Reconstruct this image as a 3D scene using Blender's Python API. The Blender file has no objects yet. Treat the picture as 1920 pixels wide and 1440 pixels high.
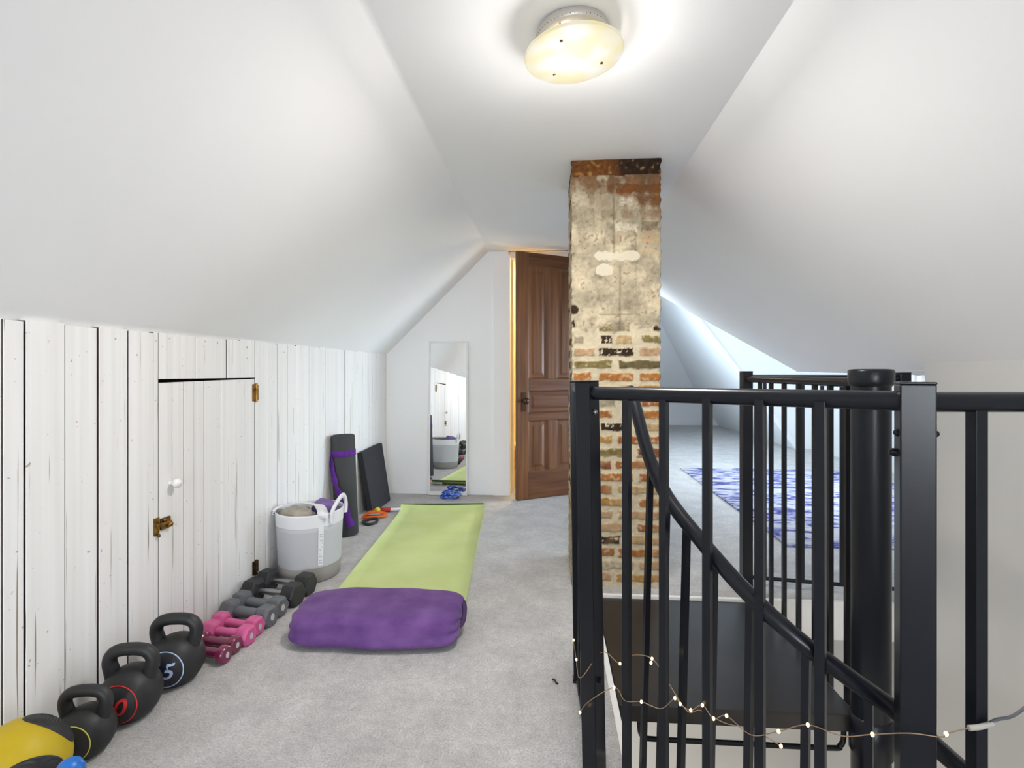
import bpy, math, random
from mathutils import Vector, Matrix, noise
import numpy as np
random.seed(7)
PI = math.pi
C = bpy.context.scene.collection
sc = bpy.context.scene

# ------------------------------------------------------------------ helpers
def lin(r, g, b):
    f = lambda v: (v/255/12.92) if v/255 <= .04045 else ((v/255+.055)/1.055)**2.4
    return (f(r), f(g), f(b), 1.0)

class MB:
    """collects verts and faces of one mesh"""
    def __init__(s): s.v = []; s.f = []; s.m = []; s.sm = []
    def add(s, vs, fs, mi=0, smooth=False):
        o = len(s.v); s.v += [tuple(v) for v in vs]
        for f in fs:
            s.f.append(tuple(i+o for i in f)); s.m.append(mi); s.sm.append(smooth)
    def box(s, x0, x1, y0, y1, z0, z1, mi=0, M=None):
        vs = [Vector((x, y, z)) for z in (z0, z1) for y in (y0, y1) for x in (x0, x1)]
        if M is not None: vs = [M @ v for v in vs]
        s.add(vs, [(0,2,3,1),(4,5,7,6),(0,1,5,4),(2,6,7,3),(0,4,6,2),(1,3,7,5)], mi)
        return s
    def prism(s, poly, z0, z1, mi=0, M=None):
        n = len(poly)
        vs = [Vector((p[0], p[1], z0)) for p in poly] + [Vector((p[0], p[1], z1)) for p in poly]
        if M is not None: vs = [M @ v for v in vs]
        fs = [tuple(reversed(range(n))), tuple(range(n, 2*n))] + [(i, (i+1) % n, n+(i+1) % n, n+i) for i in range(n)]
        s.add(vs, fs, mi); return s
    def slab(s, poly3, t, mi=0):
        """planar 3D polygon given thickness along its normal"""
        P = [Vector(p) for p in poly3]; n = len(P)
        nn = Vector((0,0,0))
        for i in range(n): nn += P[i].cross(P[(i+1) % n])
        nn.normalize()
        vs = P + [p + nn*t for p in P]
        fs = [tuple(reversed(range(n))), tuple(range(n, 2*n))] + [(i, (i+1) % n, n+(i+1) % n, n+i) for i in range(n)]
        s.add(vs, fs, mi); return s
    def bar(s, p, q, w, h=None, ang=0, mi=0):
        """square bar from p to q"""
        h = h or w
        p, q = Vector(p), Vector(q); d = (q-p).normalized()
        a = Vector((math.cos(ang), math.sin(ang), 0)) if abs(d.z) > .7 else Vector((0,0,1))
        b = d.cross(a).normalized(); a = b.cross(d).normalized()
        vs = []
        for c in (p, q):
            for i, j in ((-1,-1),(1,-1),(1,1),(-1,1)): vs.append(c + a*i*w/2 + b*j*h/2)
        s.add(vs, [(0,1,2,3),(7,6,5,4),(0,4,5,1),(1,5,6,2),(2,6,7,3),(3,7,4,0)], mi); return s
    def tube(s, pts, r, n=12, caps=True, mi=0, closed=False, flat=1.0):
        P = [Vector(p) for p in pts]; m = len(P)
        rr = r if isinstance(r, (list, tuple)) else [r]*m
        T = []
        for i in range(m):
            a = P[(i-1) % m] if closed or i > 0 else P[i]
            b = P[(i+1) % m] if closed or i < m-1 else P[i]
            T.append((b-a).normalized())
        up = Vector((0,0,1)) if abs(T[0].z) < .9 else Vector((1,0,0))
        nrm = (up - T[0]*up.dot(T[0])).normalized(); vs = []
        for i in range(m):
            nrm = (nrm - T[i]*nrm.dot(T[i])).normalized(); b = T[i].cross(nrm)
            for k in range(n):
                a = 2*PI*k/n
                vs.append(P[i] + nrm*math.cos(a)*rr[i] + b*math.sin(a)*rr[i]*flat)
        fs = []
        for i in range(m if closed else m-1):
            j = (i+1) % m
            for k in range(n):
                fs.append((i*n+k, i*n+(k+1) % n, j*n+(k+1) % n, j*n+k))
        s.add(vs, fs, mi, True)
        if caps and not closed:
            s.add([vs[k] for k in range(n)], [tuple(reversed(range(n)))], mi)
            s.add([vs[(m-1)*n+k] for k in range(n)], [tuple(range(n))], mi)
        return s
    def lathe(s, prof, n=32, M=None, mi=0, smooth=True, sx=1, sy=1):
        vs = []; m = len(prof)
        for r, z in prof:
            for k in range(n):
                a = 2*PI*k/n
                v = Vector((r*math.cos(a)*sx, r*math.sin(a)*sy, z)); vs.append(M @ v if M is not None else v)
        fs = [(i*n+k, i*n+(k+1) % n, (i+1)*n+(k+1) % n, (i+1)*n+k) for i in range(m-1) for k in range(n)]
        s.add(vs, fs, mi, smooth)
        if prof[0][0] > 1e-6: s.add(vs[:n], [tuple(reversed(range(n)))], mi)
        if prof[-1][0] > 1e-6: s.add(vs[-n:], [tuple(range(n))], mi)
        return s
    def ball(s, c, r, n=24, m=14, mi=0, sc3=(1,1,1)):
        prof = [(max(1e-7, r*math.sin(PI*i/m)), -r*math.cos(PI*i/m)) for i in range(m+1)]
        M = Matrix.Translation(Vector(c)) @ Matrix.Diagonal((*sc3, 1))
        return s.lathe(prof, n, M, mi)
    def rbox(s, hx, hy, hz, p=5, n=14, fn=None, mi=0, M=None):
        """rounded, cushion-like box"""
        idx = {}; vs = []; fs = []
        def vert(v):
            k = tuple(round(c, 5) for c in v)
            if k not in idx:
                d = sum(abs(c)**p for c in v)**(1/p)
                q = Vector((v[0]/d*hx, v[1]/d*hy, v[2]/d*hz))
                if fn: q = fn(q)
                if M is not None: q = M @ q
                idx[k] = len(vs); vs.append(q)
            return idx[k]
        L = [-1 + 2*i/n for i in range(n+1)]
        for ax in range(3):
            for sg in (-1, 1):
                for i in range(n):
                    for j in range(n):
                        q = []
                        for a, b in ((L[i],L[j]),(L[i+1],L[j]),(L[i+1],L[j+1]),(L[i],L[j+1])):
                            v = [0,0,0]; v[ax] = sg; v[(ax+1) % 3] = a; v[(ax+2) % 3] = b; q.append(vert(v))
                        fs.append(tuple(q) if sg > 0 else tuple(reversed(q)))
        s.add(vs, fs, mi, True); return s
    def build(s, name, mats, parent=None, bevel=0, loc=None, seg=2):
        me = bpy.data.meshes.new(name); me.from_pydata(s.v, [], s.f)
        for m in (mats if isinstance(mats, (list, tuple)) else [mats]): me.materials.append(m)
        me.polygons.foreach_set('material_index', s.m); me.polygons.foreach_set('use_smooth', s.sm)
        me.update()
        o = bpy.data.objects.new(name, me); C.objects.link(o)
        if parent: o.parent = parent
        if loc: o.location = loc
        if bevel:
            b = o.modifiers.new('bevel', 'BEVEL'); b.width = bevel; b.segments = seg; b.limit_method = 'ANGLE'; b.angle_limit = .6
        return o

def tag(o, label=None, cat=None, group=None, kind=None):
    if label: o['label'] = label
    if cat: o['category'] = cat
    if group: o['group'] = group
    if kind: o['kind'] = kind
    return o
def thing(name, label, cat, loc=(0,0,0), rz=0, group=None):
    o = bpy.data.objects.new(name, None); C.objects.link(o); o.empty_display_size = .05
    o.location = loc; o.rotation_euler = (0,0,rz)
    return tag(o, label, cat, group)
def struct(o, label=None): return tag(o, label, None, None, 'structure')
def dup(root, loc, rz, label=None):
    r = root.copy(); C.objects.link(r); r.location = loc; r.rotation_euler = (0,0,rz)
    if label: r['label'] = label
    for ch in list(root.children):
        c = ch.copy(); C.objects.link(c); c.parent = r
        for g in list(ch.children):
            d = g.copy(); C.objects.link(d); d.parent = c
    return r
def Rz(a): return Matrix.Rotation(a, 4, 'Z')
def Ry(a): return Matrix.Rotation(a, 4, 'Y')
def Rx(a): return Matrix.Rotation(a, 4, 'X')
def Tr(*v): return Matrix.Translation(Vector(v))
def smooth_path(pts, k=6):
    """Catmull-Rom through points"""
    P = [Vector(p) for p in pts]; out = []
    for i in range(len(P)-1):
        a, b, c, d = P[max(0, i-1)], P[i], P[i+1], P[min(len(P)-1, i+2)]
        for j in range(k):
            t = j/k
            out.append(.5*((2*b) + (c-a)*t + (2*a-5*b+4*c-d)*t*t + (3*b-a-3*c+d)*t**3))
    out.append(P[-1]); return out

# ------------------------------------------------------------------ materials
def mat(name, col, rough=.6, metal=0, spec=.5, col2=None, nscale=(8,8,8), detail=4, lo=.35, hi=.65,
        bump=None, bscale=60, bdist=.002, sheen=0, coat=0):
    m = bpy.data.materials.new(name); m.use_nodes = True
    nt = m.node_tree; b = nt.nodes['Principled BSDF']
    b.inputs['Base Color'].default_value = col; b.inputs['Roughness'].default_value = rough
    b.inputs['Metallic'].default_value = metal; b.inputs['Specular IOR Level'].default_value = spec
    if sheen: b.inputs['Sheen Weight'].default_value = sheen
    if coat: b.inputs['Coat Weight'].default_value = coat
    tc = nt.nodes.new('ShaderNodeTexCoord')
    if col2:
        mp = nt.nodes.new('ShaderNodeMapping'); mp.inputs['Scale'].default_value = nscale
        n = nt.nodes.new('ShaderNodeTexNoise'); n.inputs['Scale'].default_value = 1; n.inputs['Detail'].default_value = detail
        r = nt.nodes.new('ShaderNodeValToRGB'); e = r.color_ramp.elements
        e[0].position = lo; e[0].color = col; e[1].position = hi; e[1].color = col2
        nt.links.new(tc.outputs['Object'], mp.inputs['Vector']); nt.links.new(mp.outputs[0], n.inputs['Vector'])
        nt.links.new(n.outputs['Fac'], r.inputs[0]); nt.links.new(r.outputs[0], b.inputs['Base Color'])
    if bump:
        n2 = nt.nodes.new('ShaderNodeTexNoise'); n2.inputs['Scale'].default_value = bscale; n2.inputs['Detail'].default_value = 5
        bp = nt.nodes.new('ShaderNodeBump'); bp.inputs['Strength'].default_value = bump; bp.inputs['Distance'].default_value = bdist
        nt.links.new(tc.outputs['Object'], n2.inputs['Vector']); nt.links.new(n2.outputs['Fac'], bp.inputs['Height'])
        nt.links.new(bp.outputs[0], b.inputs['Normal'])
    return m
def emit(name, col, st):
    m = bpy.data.materials.new(name); m.use_nodes = True; nt = m.node_tree
    b = nt.nodes['Principled BSDF']; b.inputs['Base Color'].default_value = col
    b.inputs['Emission Color'].default_value = col; b.inputs['Emission Strength'].default_value = st
    return m
def attr_mat(name, rough=.9, bump=.3, bscale=180):
    m = mat(name, (.5,.5,.5,1), rough, bump=bump, bscale=bscale, bdist=.002, spec=.2)
    nt = m.node_tree; a = nt.nodes.new('ShaderNodeAttribute'); a.attribute_name = 'col'
    nt.links.new(a.outputs['Color'], nt.nodes['Principled BSDF'].inputs['Base Color'])
    return m

M = {}
M['plaster'] = mat('white_plaster', (.90,.90,.905,1), .85, spec=.2, col2=(.885,.885,.89,1), nscale=(1.5,1.5,1.5), bump=.15, bscale=6, bdist=.01)
M['wall'] = mat('white_wall_paint', (.87,.87,.875,1), .75, spec=.3, col2=(.85,.85,.855,1), nscale=(2,2,2), bump=.08, bscale=40)
M['trim'] = mat('white_trim_paint', (.80,.79,.77,1), .5, col2=(.74,.73,.70,1), nscale=(6,6,6))
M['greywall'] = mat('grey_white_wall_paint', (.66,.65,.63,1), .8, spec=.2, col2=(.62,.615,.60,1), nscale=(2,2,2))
M['cream'] = mat('cream_hall_paint', lin(238,222,175), .7, col2=lin(228,210,160), nscale=(3,3,3))
M['dark'] = mat('dark_gap', (.012,.009,.007,1), .95, spec=.05)
M['carpet'] = mat('grey_carpet', lin(172,168,163), .98, spec=.05, sheen=.3, bump=.9, bscale=260, bdist=.006)
def carpet_nodes(m, a, b):
    nt = m.node_tree; bs = nt.nodes['Principled BSDF']; tc = nt.nodes['Texture Coordinate']
    out = None
    for scale, lo, hi, c1, c2 in ((170, .3, .7, a, b), (7, .35, .7, (.80,.80,.80,1), (1,1,1,1)), (1.6, .3, .7, (.92,.92,.92,1), (1,1,1,1)), (38, .3, .7, (.86,.86,.86,1), (1.05,1.05,1.05,1))):
        n = nt.nodes.new('ShaderNodeTexNoise'); n.inputs['Scale'].default_value = scale; n.inputs['Detail'].default_value = 3
        r = nt.nodes.new('ShaderNodeValToRGB'); e = r.color_ramp.elements
        e[0].position = lo; e[0].color = c1; e[1].position = hi; e[1].color = c2
        nt.links.new(tc.outputs['Object'], n.inputs['Vector']); nt.links.new(n.outputs['Fac'], r.inputs[0])
        if out is None: out = r.outputs[0]
        else:
            mx = nt.nodes.new('ShaderNodeMix'); mx.data_type = 'RGBA'; mx.blend_type = 'MULTIPLY'; mx.inputs[0].default_value = 1
            nt.links.new(out, mx.inputs[6]); nt.links.new(r.outputs[0], mx.inputs[7]); out = mx.outputs[2]
    nt.links.new(out, bs.inputs['Base Color'])
carpet_nodes(M['carpet'], (.46,.447,.437,1), (.73,.712,.697,1))

# painted boards: white paint, thin worn streaks that run with the grain
def board_material():
    m = mat('worn_white_board_paint', (.80,.79,.775,1), .6, spec=.35)
    nt = m.node_tree; bs = nt.nodes['Principled BSDF']; tc = nt.nodes['Texture Coordinate']
    def band(scale, lo, hi, c1, c2):
        mp = nt.nodes.new('ShaderNodeMapping'); mp.inputs['Scale'].default_value = scale
        n = nt.nodes.new('ShaderNodeTexNoise'); n.inputs['Scale'].default_value = 1; n.inputs['Detail'].default_value = 3
        r = nt.nodes.new('ShaderNodeValToRGB'); e = r.color_ramp.elements
        e[0].position = lo; e[0].color = c1; e[1].position = hi; e[1].color = c2
        nt.links.new(tc.outputs['Object'], mp.inputs['Vector']); nt.links.new(mp.outputs[0], n.inputs['Vector'])
        nt.links.new(n.outputs['Fac'], r.inputs[0]); return r.outputs[0]
    a = band((1,120,1.6), .285, .31, (.33,.28,.22,1), (1,1,1,1))
    b = band((1,40,.7), .3, .7, (.80,.79,.775,1), (.88,.875,.865,1))
    c = band((60,60,60), .26, .29, (.55,.5,.44,1), (1,1,1,1))
    prev = b
    for x in (a, c):
        mx = nt.nodes.new('ShaderNodeMix'); mx.data_type = 'RGBA'; mx.blend_type = 'MULTIPLY'; mx.inputs[0].default_value = 1
        nt.links.new(prev, mx.inputs[6]); nt.links.new(x, mx.inputs[7]); prev = mx.outputs[2]
    nt.links.new(prev, bs.inputs['Base Color']); return m
M['board'] = board_material()
M['edge'] = mat('unpainted_board_edge_gap_shade', (.05,.038,.028,1), .9, spec=.1, col2=(.16,.14,.12,1), nscale=(8,8,3))  # bare board sides, coloured dark to deepen the shade in the gaps

def wood(name, a, b, scale):
    m = mat(name, a, .42, spec=.4, col2=b, nscale=scale, detail=6, lo=.3, hi=.7, bump=.1, bscale=30)
    return m
M['wood_v'] = wood('brown_wood_vertical_grain', lin(84,50,26), lin(126,82,46), (38,38,1.6))
M['wood_h'] = wood('brown_wood_horizontal_grain', lin(80,46,24), lin(116,74,42), (2,38,38))
M['black_metal'] = mat('black_painted_metal', (.007,.008,.012,1), .28, metal=0, spec=.32, bump=.04, bscale=120)
M['black_plate'] = mat('black_tread_plate', (.010,.008,.0075,1), .36, spec=.5, col2=(.018,.014,.012,1), nscale=(6,6,6), bump=.1, bscale=90)
M['brass'] = mat('aged_brass', lin(170,128,60), .35, metal=.9, col2=lin(96,66,30), nscale=(60,60,60))
M['old_hinge'] = mat('dark_old_hinge_metal', lin(92,72,42), .5, metal=.7, col2=lin(52,40,26), nscale=(70,70,70))
M['bronze'] = mat('dark_bronze', lin(70,48,30), .4, metal=.6)
M['porcelain'] = mat('white_porcelain', (.82,.81,.8,1), .2)
M['mirror'] = mat('mirror_glass', (.93,.94,.94,1), .01, metal=1)
M['brick'] = attr_mat('old_brick_and_plaster')
M['mortar'] = mat('grey_mortar', lin(170,155,130), .95, bump=.3)
M['rubber'] = mat('black_vinyl', (.018,.018,.019,1), .5, spec=.45, bump=.08, bscale=200)
M['hexrubber'] = mat('black_hex_rubber', (.02,.02,.022,1), .42, spec=.5, bump=.1, bscale=150)
M['grey_vinyl'] = mat('grey_vinyl', lin(98,101,106), .5, spec=.4)
M['pink_vinyl'] = mat('pink_vinyl', lin(198,88,140), .5, spec=.35, col2=lin(206,98,148), nscale=(20,20,20))
M['maroon_vinyl'] = mat('maroon_vinyl', lin(112,28,66), .25, spec=.6, coat=.4)
M['chrome'] = mat('steel_grip', (.35,.35,.35,1), .35, metal=1, bump=.3, bscale=400)
M['decal'] = mat('pale_number_decal', lin(196,188,194), .5)
M['d_blue'] = mat('pale_blue_print', lin(186,206,240), .5)
M['d_red'] = mat('red_print', lin(214,44,38), .5)
M['d_yellow'] = mat('yellow_print', lin(206,204,84), .5)
M['navy'] = mat('dark_navy_disc', (.014,.016,.028,1), .45)
M['ballyellow'] = mat('yellow_ball_rubber', lin(184,158,14), .5, spec=.4, bump=.1, bscale=300)
M['blue'] = mat('blue_plastic', lin(18,104,190), .35)
M['matgreen'] = mat('lime_green_mat_foam', lin(192,206,138), .85, spec=.2, col2=lin(200,212,150), nscale=(5,5,5), bump=.1, bscale=300)
M['matunder'] = mat('dark_green_mat_underside', lin(60,84,34), .9)
M['velvet'] = mat('purple_velvet', lin(90,58,116), .9, spec=.15, sheen=.1, col2=lin(114,80,138), nscale=(9,9,14), bump=.25, bscale=14, bdist=.006)
M['darkpurple'] = mat('dark_purple_webbing', lin(58,34,78), .8)
M['strap'] = mat('violet_cotton_strap', lin(92,30,140), .8, col2=lin(76,22,118), nscale=(40,40,40))
M['darkfoam'] = mat('charcoal_foam', lin(66,66,68), .8, spec=.25, bump=.1, bscale=200)
M['slab'] = mat('black_foam', lin(46,46,52), .75, spec=.3)
M['canvas'] = mat('pale_grey_fabric', lin(186,187,192), .85, spec=.2, bump=.15, bscale=400)
M['canvasband'] = mat('white_fabric_band', lin(224,224,228), .85, spec=.2, bump=.1, bscale=400)
M['canvasbase'] = mat('grey_fabric_base', lin(142,138,134), .9, spec=.2)
M['beige'] = mat('beige_fabric', lin(176,168,154), .9, col2=lin(150,143,132), nscale=(18,18,18), bump=.3, bscale=30, bdist=.01)
M['lilac'] = mat('lilac_fabric', lin(128,104,158), .9, col2=lin(104,84,132), nscale=(18,18,18), bump=.3, bscale=30, bdist=.01)
M['print'] = mat('faint_grey_print', lin(176,176,182), .8)
M['orange'] = mat('orange_rubber', lin(214,98,24), .55)
M['yellow'] = mat('yellow_rubber', lin(214,200,40), .55)
M['red'] = mat('red_grip', lin(176,44,28), .5)
M['white'] = mat('white_plastic', lin(230,230,230), .4)
M['bluecoil'] = mat('royal_blue_rope', lin(34,74,172), .5, col2=lin(120,150,220), nscale=(60,60,60), lo=.5, hi=.6)
M['wire'] = mat('copper_wire', lin(168,140,112), .4, metal=.6)
M['cord'] = mat('grey_cord', lin(86,86,90), .5)
M['clearcord'] = mat('clear_heat_shrink', lin(178,174,166), .3)
M['bulb'] = emit('warm_led', (1,.72,.30,1), 3.2)
M['pan'] = mat('satin_lamp_pan', lin(190,184,178), .4, metal=.4)
M['crate'] = mat('tan_wood_crate', lin(196,140,70), .6, col2=lin(176,118,54), nscale=(4,30,30))
M['box'] = mat('cream_cardboard', lin(226,214,190), .8)
M['ceilgap'] = M['dark']

# rug: washed out white and violet-blue pattern
def rug_material():
    m = mat('washed_blue_and_white_rug', (.6,.6,.6,1), .95, spec=.1, bump=.5, bscale=200, bdist=.004)
    nt = m.node_tree; bs = nt.nodes['Principled BSDF']; tc = nt.nodes['Texture Coordinate']
    mp = nt.nodes.new('ShaderNodeMapping'); mp.inputs['Scale'].default_value = (2.4,5.0,1)
    w = nt.nodes.new('ShaderNodeTexNoise'); w.inputs['Scale'].default_value = 1.6; w.inputs['Detail'].default_value = 7; w.inputs['Roughness'].default_value = .62; w.inputs['Distortion'].default_value = 1.6
    r = nt.nodes.new('ShaderNodeValToRGB'); e = r.color_ramp.elements
    e[0].position = .36; e[0].color = lin(58,58,112); e[1].position = .56; e[1].color = lin(178,178,182)
    k = r.color_ramp.elements.new(.44); k.color = lin(98,98,152)
    k = r.color_ramp.elements.new(.495); k.color = lin(150,152,172)
    nt.links.new(tc.outputs['Object'], mp.inputs['Vector']); nt.links.new(mp.outputs[0], w.inputs['Vector'])
    nt.links.new(w.outputs['Fac'], r.inputs[0]); nt.links.new(r.outputs[0], bs.inputs['Base Color'])
    return m
M['rug'] = rug_material()

# ------------------------------------------------------------------ the room
XL, XR = -1.356, 1.60            # knee walls
YB = 4.185                       # gable wall with mirror and door
YR = -4.6                        # wall behind the camera
ZC = 2.0                         # flat ceiling
CL, CR = -.50, .655              # ceiling creases
WX, WF, WN = .20, 2.33, .96      # stairwell edges

f = MB()
f.box(-1.5, WX, YR-.1, 10.2, -.14, 0)
f.box(WX, 3.6, WF, 10.2, -.14, 0)
f.prism([(WX,YR-.1),(1.75,YR-.1),(1.75,WN),(.62,WN),(WX,1.30)], -.14, 0)
struct(f.build('floor', M['carpet']), 'mottled light grey carpet around the stairwell')

# stairwell edging: thin white board capping the floor edge, and a fascia below
t = MB(); t.box(WX-.012, WX+.006, 1.30, WF, -.16, .004)
struct(t.build('trim_1', M['trim']), 'white edging board along the left side of the stairwell')
t = MB(); t.box(WX+.006, XR, WF-.006, WF+.014, -.16, .004)
struct(t.build('trim_2', M['trim']), 'white edging board along the far side of the stairwell')
t = MB(); t.bar((WX,1.30,-.078), (.62,WN,-.078), .164, .016); t.box(.62, XR, WN-.01, WN+.006, -.16, .004)
struct(t.build('trim_3', M['trim']), 'white edging board along the near side of the stairwell')

# lower storey seen through the well
t = MB(); t.box(-.9, 1.75, -.8, 2.75, -2.7, -2.6); struct(t.build('floor_lower', M['greywall']))
t = MB(); t.box(-.9, 1.75, 2.62, 2.75, -2.6, -.14); struct(t.build('wall_lower_far', M['greywall']))
t = MB(); t.box(-1.0, -.9, -.8, 2.75, -2.6, -.14); struct(t.build('wall_lower_left', M['greywall']))
t = MB(); t.box(-.9, 1.75, -.9, -.8, -2.6, -.14); struct(t.build('wall_lower_near', M['greywall']))

# right knee wall, runs down past the floor beside the well
t = MB(); t.box(XR, XR+.10, YR, 2.31, -2.6, 1.06); t.box(XR, XR+.1, 2.31, 2.62, -2.6, -.14)
struct(t.build('wall_right', M['greywall']), 'plain grey white wall to the right of the stairwell')

# ceiling: flat middle with a left slope, soft crease
prof = [(-1.47, 1.045), (CL-.03, ZC-.03)]
for i in range(9):
    a = PI/4*(1-i/8); r = .03
    cx, cz = CL+.0124, ZC-r
    prof.append((cx - r*math.sin(a), cz + r*math.cos(a)))
prof += [(CR, ZC)]
n = len(prof); ys = [YR-.1, YB+.02]
def sweep(prof, y0, y1, th):
    m = MB(); n = len(prof)
    vs = [(x, y, z) for y in (y0, y1) for x, z in prof] + [(x, y, z+th) for y in (y0, y1) for x, z in prof]
    m.add(vs, [(i, i+1, n+i+1, n+i) for i in range(n-1)], 0, True)
    m.add(vs, [(2*n+i, 3*n+i, 3*n+i+1, 2*n+i+1) for i in range(n-1)])
    return m
struct(sweep(prof, YR-.1, YB+.02, .08).build('ceiling', M['plaster']), 'smooth white attic ceiling, flat in the middle, sloping down on the left')
slope = lambda x: ZC-(x-CR)*1.01
t = MB(); t.slab([(CR,YR-.1,ZC),(1.66,YR-.1,slope(1.66)),(1.66,2.0,slope(1.66)),(1.635,3.512,slope(1.635)),(1.226,4.168,slope(1.226)),(CR,5.08,ZC)], .06)
struct(t.build('ceiling_right', M['plaster']), 'white sloped ceiling on the right')
t = MB(); t.box(-.6, CR+.2, YB+.0, 5.9, ZC, ZC+.08); struct(t.build('ceiling_hall', M['plaster']))

# gable wall (mirror and door)
t = MB()
t.add([], [])
def gable(poly, y0, y1):
    MM = Matrix(((1,0,0,0),(0,0,-1,0),(0,1,0,0),(0,0,0,1)))     # (x,z) polygon stood up, extruded along y
    return t.prism([(x, z) for x, z in poly], -y1, -y0, 0, MM)
DX0, DX1 = -.335, .32
gable([(XL-.1,0),(DX0,0),(DX0,ZC+.01),(CL,ZC+.01),(XL-.1,1.07)], YB, YB+.12)
gable([(DX0,1.965),(CR+.15,1.965),(CR+.15,ZC+.01),(DX0,ZC+.01)], YB+.09, YB+.21)
gable([(DX1,0),(.80,0),(.80,1.9),(CR+.1,ZC),(DX1,ZC)], YB+.14, YB+.26)
struct(t.build('wall_back', M['wall']), 'white gable wall at the end of the attic')
t = MB(); t.box(-.458, DX0, YB-.014, YB+.002, 0, 1.972); t.box(DX0-.004, DX0+.014, YB-.014, YB+.13, 0, 1.965)
struct(t.build('trim_4', M['wall'], bevel=.002), 'white board casing beside the brown door')

# hall behind the door
t = MB(); t.box(-.62, -.55, YB+.12, 6.0, 0, ZC); struct(t.build('wall_hall_left', M['cream']))
t = MB(); t.box(-.62, .8, 5.9, 6.0, 0, ZC); struct(t.build('wall_hall_far', M['cream']))
t = MB(); t.box(.66, .735, YB+.26, 6.0, 0, ZC); struct(t.build('wall_hall_right', M['cream']))
t = MB(); t.box(DX0-.05, DX0+.03, YB+.14, YB+.30, 0, 1.96); struct(t.build('trim_5', M['cream']))

# side wing beyond the chimney
t = MB(); t.box(.74, .82, YB+.26, 4.6, 0, 2.6); t.box(.74, .82, 7.1, 10.2, 0, 2.6); t.box(.74, .82, 4.6, 7.1, 0, .5); t.box(.74, .82, 4.6, 7.1, 1.7, 2.6)
struct(t.build('wall_wing_left', M['wall']))
t = MB(); t.box(.3, 3.6, 10.07, 10.2, 0, .43); struct(t.build('wall_wing_far', M['wall']))
t = MB(); t.slab([(.74,10.07,.43),(3.5,10.07,.43),(3.5,8.1,2.5),(.74,8.1,2.5)], -.06); struct(t.build('ceiling_wing_far', M['plaster']))
t = MB(); t.slab([(3.31,7.0,0),(3.31,10.15,0),(1.48,10.15,2.45),(1.48,7.0,2.45)], -.06); struct(t.build('ceiling_wing_right', M['plaster']), 'steep white sloped ceiling beyond the chimney')
t = MB(); t.slab([(3.305,7.02,0),(3.7,7.02,0),(3.7,7.02,2.5),(1.45,7.02,2.5)], -.06); struct(t.build('wall_wing_cheek', M['wall']))
t = MB(); t.box(3.44, 3.55, 2.30, 3.3, 0, 2.5); t.box(3.44, 3.55, 5.1, 7.06, 0, 2.5); t.box(3.44, 3.55, 3.3, 5.1, 0, .4); t.box(3.44, 3.55, 3.3, 5.1, 1.6, 2.5); struct(t.build('wall_wing_right', M['greywall']))
t = MB(); t.box(XR+.02, 3.5, 2.26, 2.30, 0, 1.3); struct(t.build('wall_wing_near', M['wall']))
t = MB(); t.box(1.632, 3.6, 2.26, 3.52, 1.011, 1.07); t.slab([(1.635,3.512,1.011),(3.6,3.512,1.011),(3.6,5.08,2.0),(.655,5.08,2.0)], .06)
t.box(.7, 3.6, 5.0, 7.1, 2.45, 2.52); t.slab([(.70,5.0,2.0),(3.6,5.0,2.0),(3.6,5.4,2.5),(.70,5.4,2.5)], .05); t.box(.7, 2.2, 7.0, 10.2, 2.42, 2.5)
struct(t.build('ceiling_wing', M['plaster']))
w2 = MB(); 
for y in (4.6, 5.82, 7.04): w2.box(.75, .81, y, y+.06, .5, 1.7)
for z in (.5, 1.07, 1.65): w2.box(.75, .81, 4.6, 7.1, z, z+.05)
struct(w2.build('window_2', M['trim']))

w3 = MB()  # unseen window frame, added with its light to brighten the back
for y in (3.3, 4.17, 5.04): w3.box(3.46, 3.52, y, y+.06, .4, 1.6)
for z in (.4, .98, 1.55): w3.box(3.46, 3.52, 3.3, 5.1, z, z+.05)
struct(w3.build('window_added', M['trim']))

# wall behind the camera with its window
t = MB(); t.box(-1.5, -.75, YR-.1, YR, 0, 2.05); t.box(.85, 1.75, YR-.1, YR, 0, 2.05); t.box(-.75, .85, YR-.1, YR, 0, .45); t.box(-.75, .85, YR-.1, YR, 1.75, 2.05)
struct(t.build('wall_rear', M['wall']))
w1 = MB()
for x in (-.75, .02, .79): w1.box(x, x+.06, YR-.07, YR-.01, .45, 1.75)
for z in (.45, 1.08, 1.69): w1.box(-.75, .85, YR-.07, YR-.01, z, z+.06)
struct(w1.build('window_1', M['trim']))

# ------------------------------------------------------------------ left knee wall of boards, with its hatch
HY0, HY1, HZ1 = 1.687, 2.272, .979
top = lambda y: 1.136 + (y-1.172)*.0105
w = MB()
def board(m, y0, y1, z0, z1, z1b=None, gap=.0015, dx=None):
    dx = random.uniform(-.0012, .0012) if dx is None else dx
    a, b = y0+gap/2, y1-gap/2
    z1b = z1 if z1b is None else z1b
    x1, x0 = XL+dx, XL-.02; k = .0016
    vs = [(x0,a,z0),(x1-k,a,z0),(x1,a+k,z0),(x1,b-k,z0),(x1-k,b,z0),(x0,b,z0),
          (x0,a,z1),(x1-k,a,z1),(x1,a+k,z1),(x1,b-k,z1b),(x1-k,b,z1b),(x0,b,z1b)]
    m.add(vs, [(5,4,3,2,1,0),(6,7,8,9,10,11)] + [(i, (i+1) % 6, 6+(i+1) % 6, 6+i) for i in (1,2,3,5)])
    m.add(vs, [(0,1,7,6),(4,5,11,10)], 1)
gy = [(-4.6,.001)]
y = -4.6
while y < 1.06: y += .11; gy.append((y, .002))
gy = [g for g in gy if g[0] < 1.1] + [(1.178,.0025),(1.232,.0055),(1.342,.0018),(1.448,.0055),(1.558,.005),(1.665,.0012),(1.687,.003)]
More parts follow.
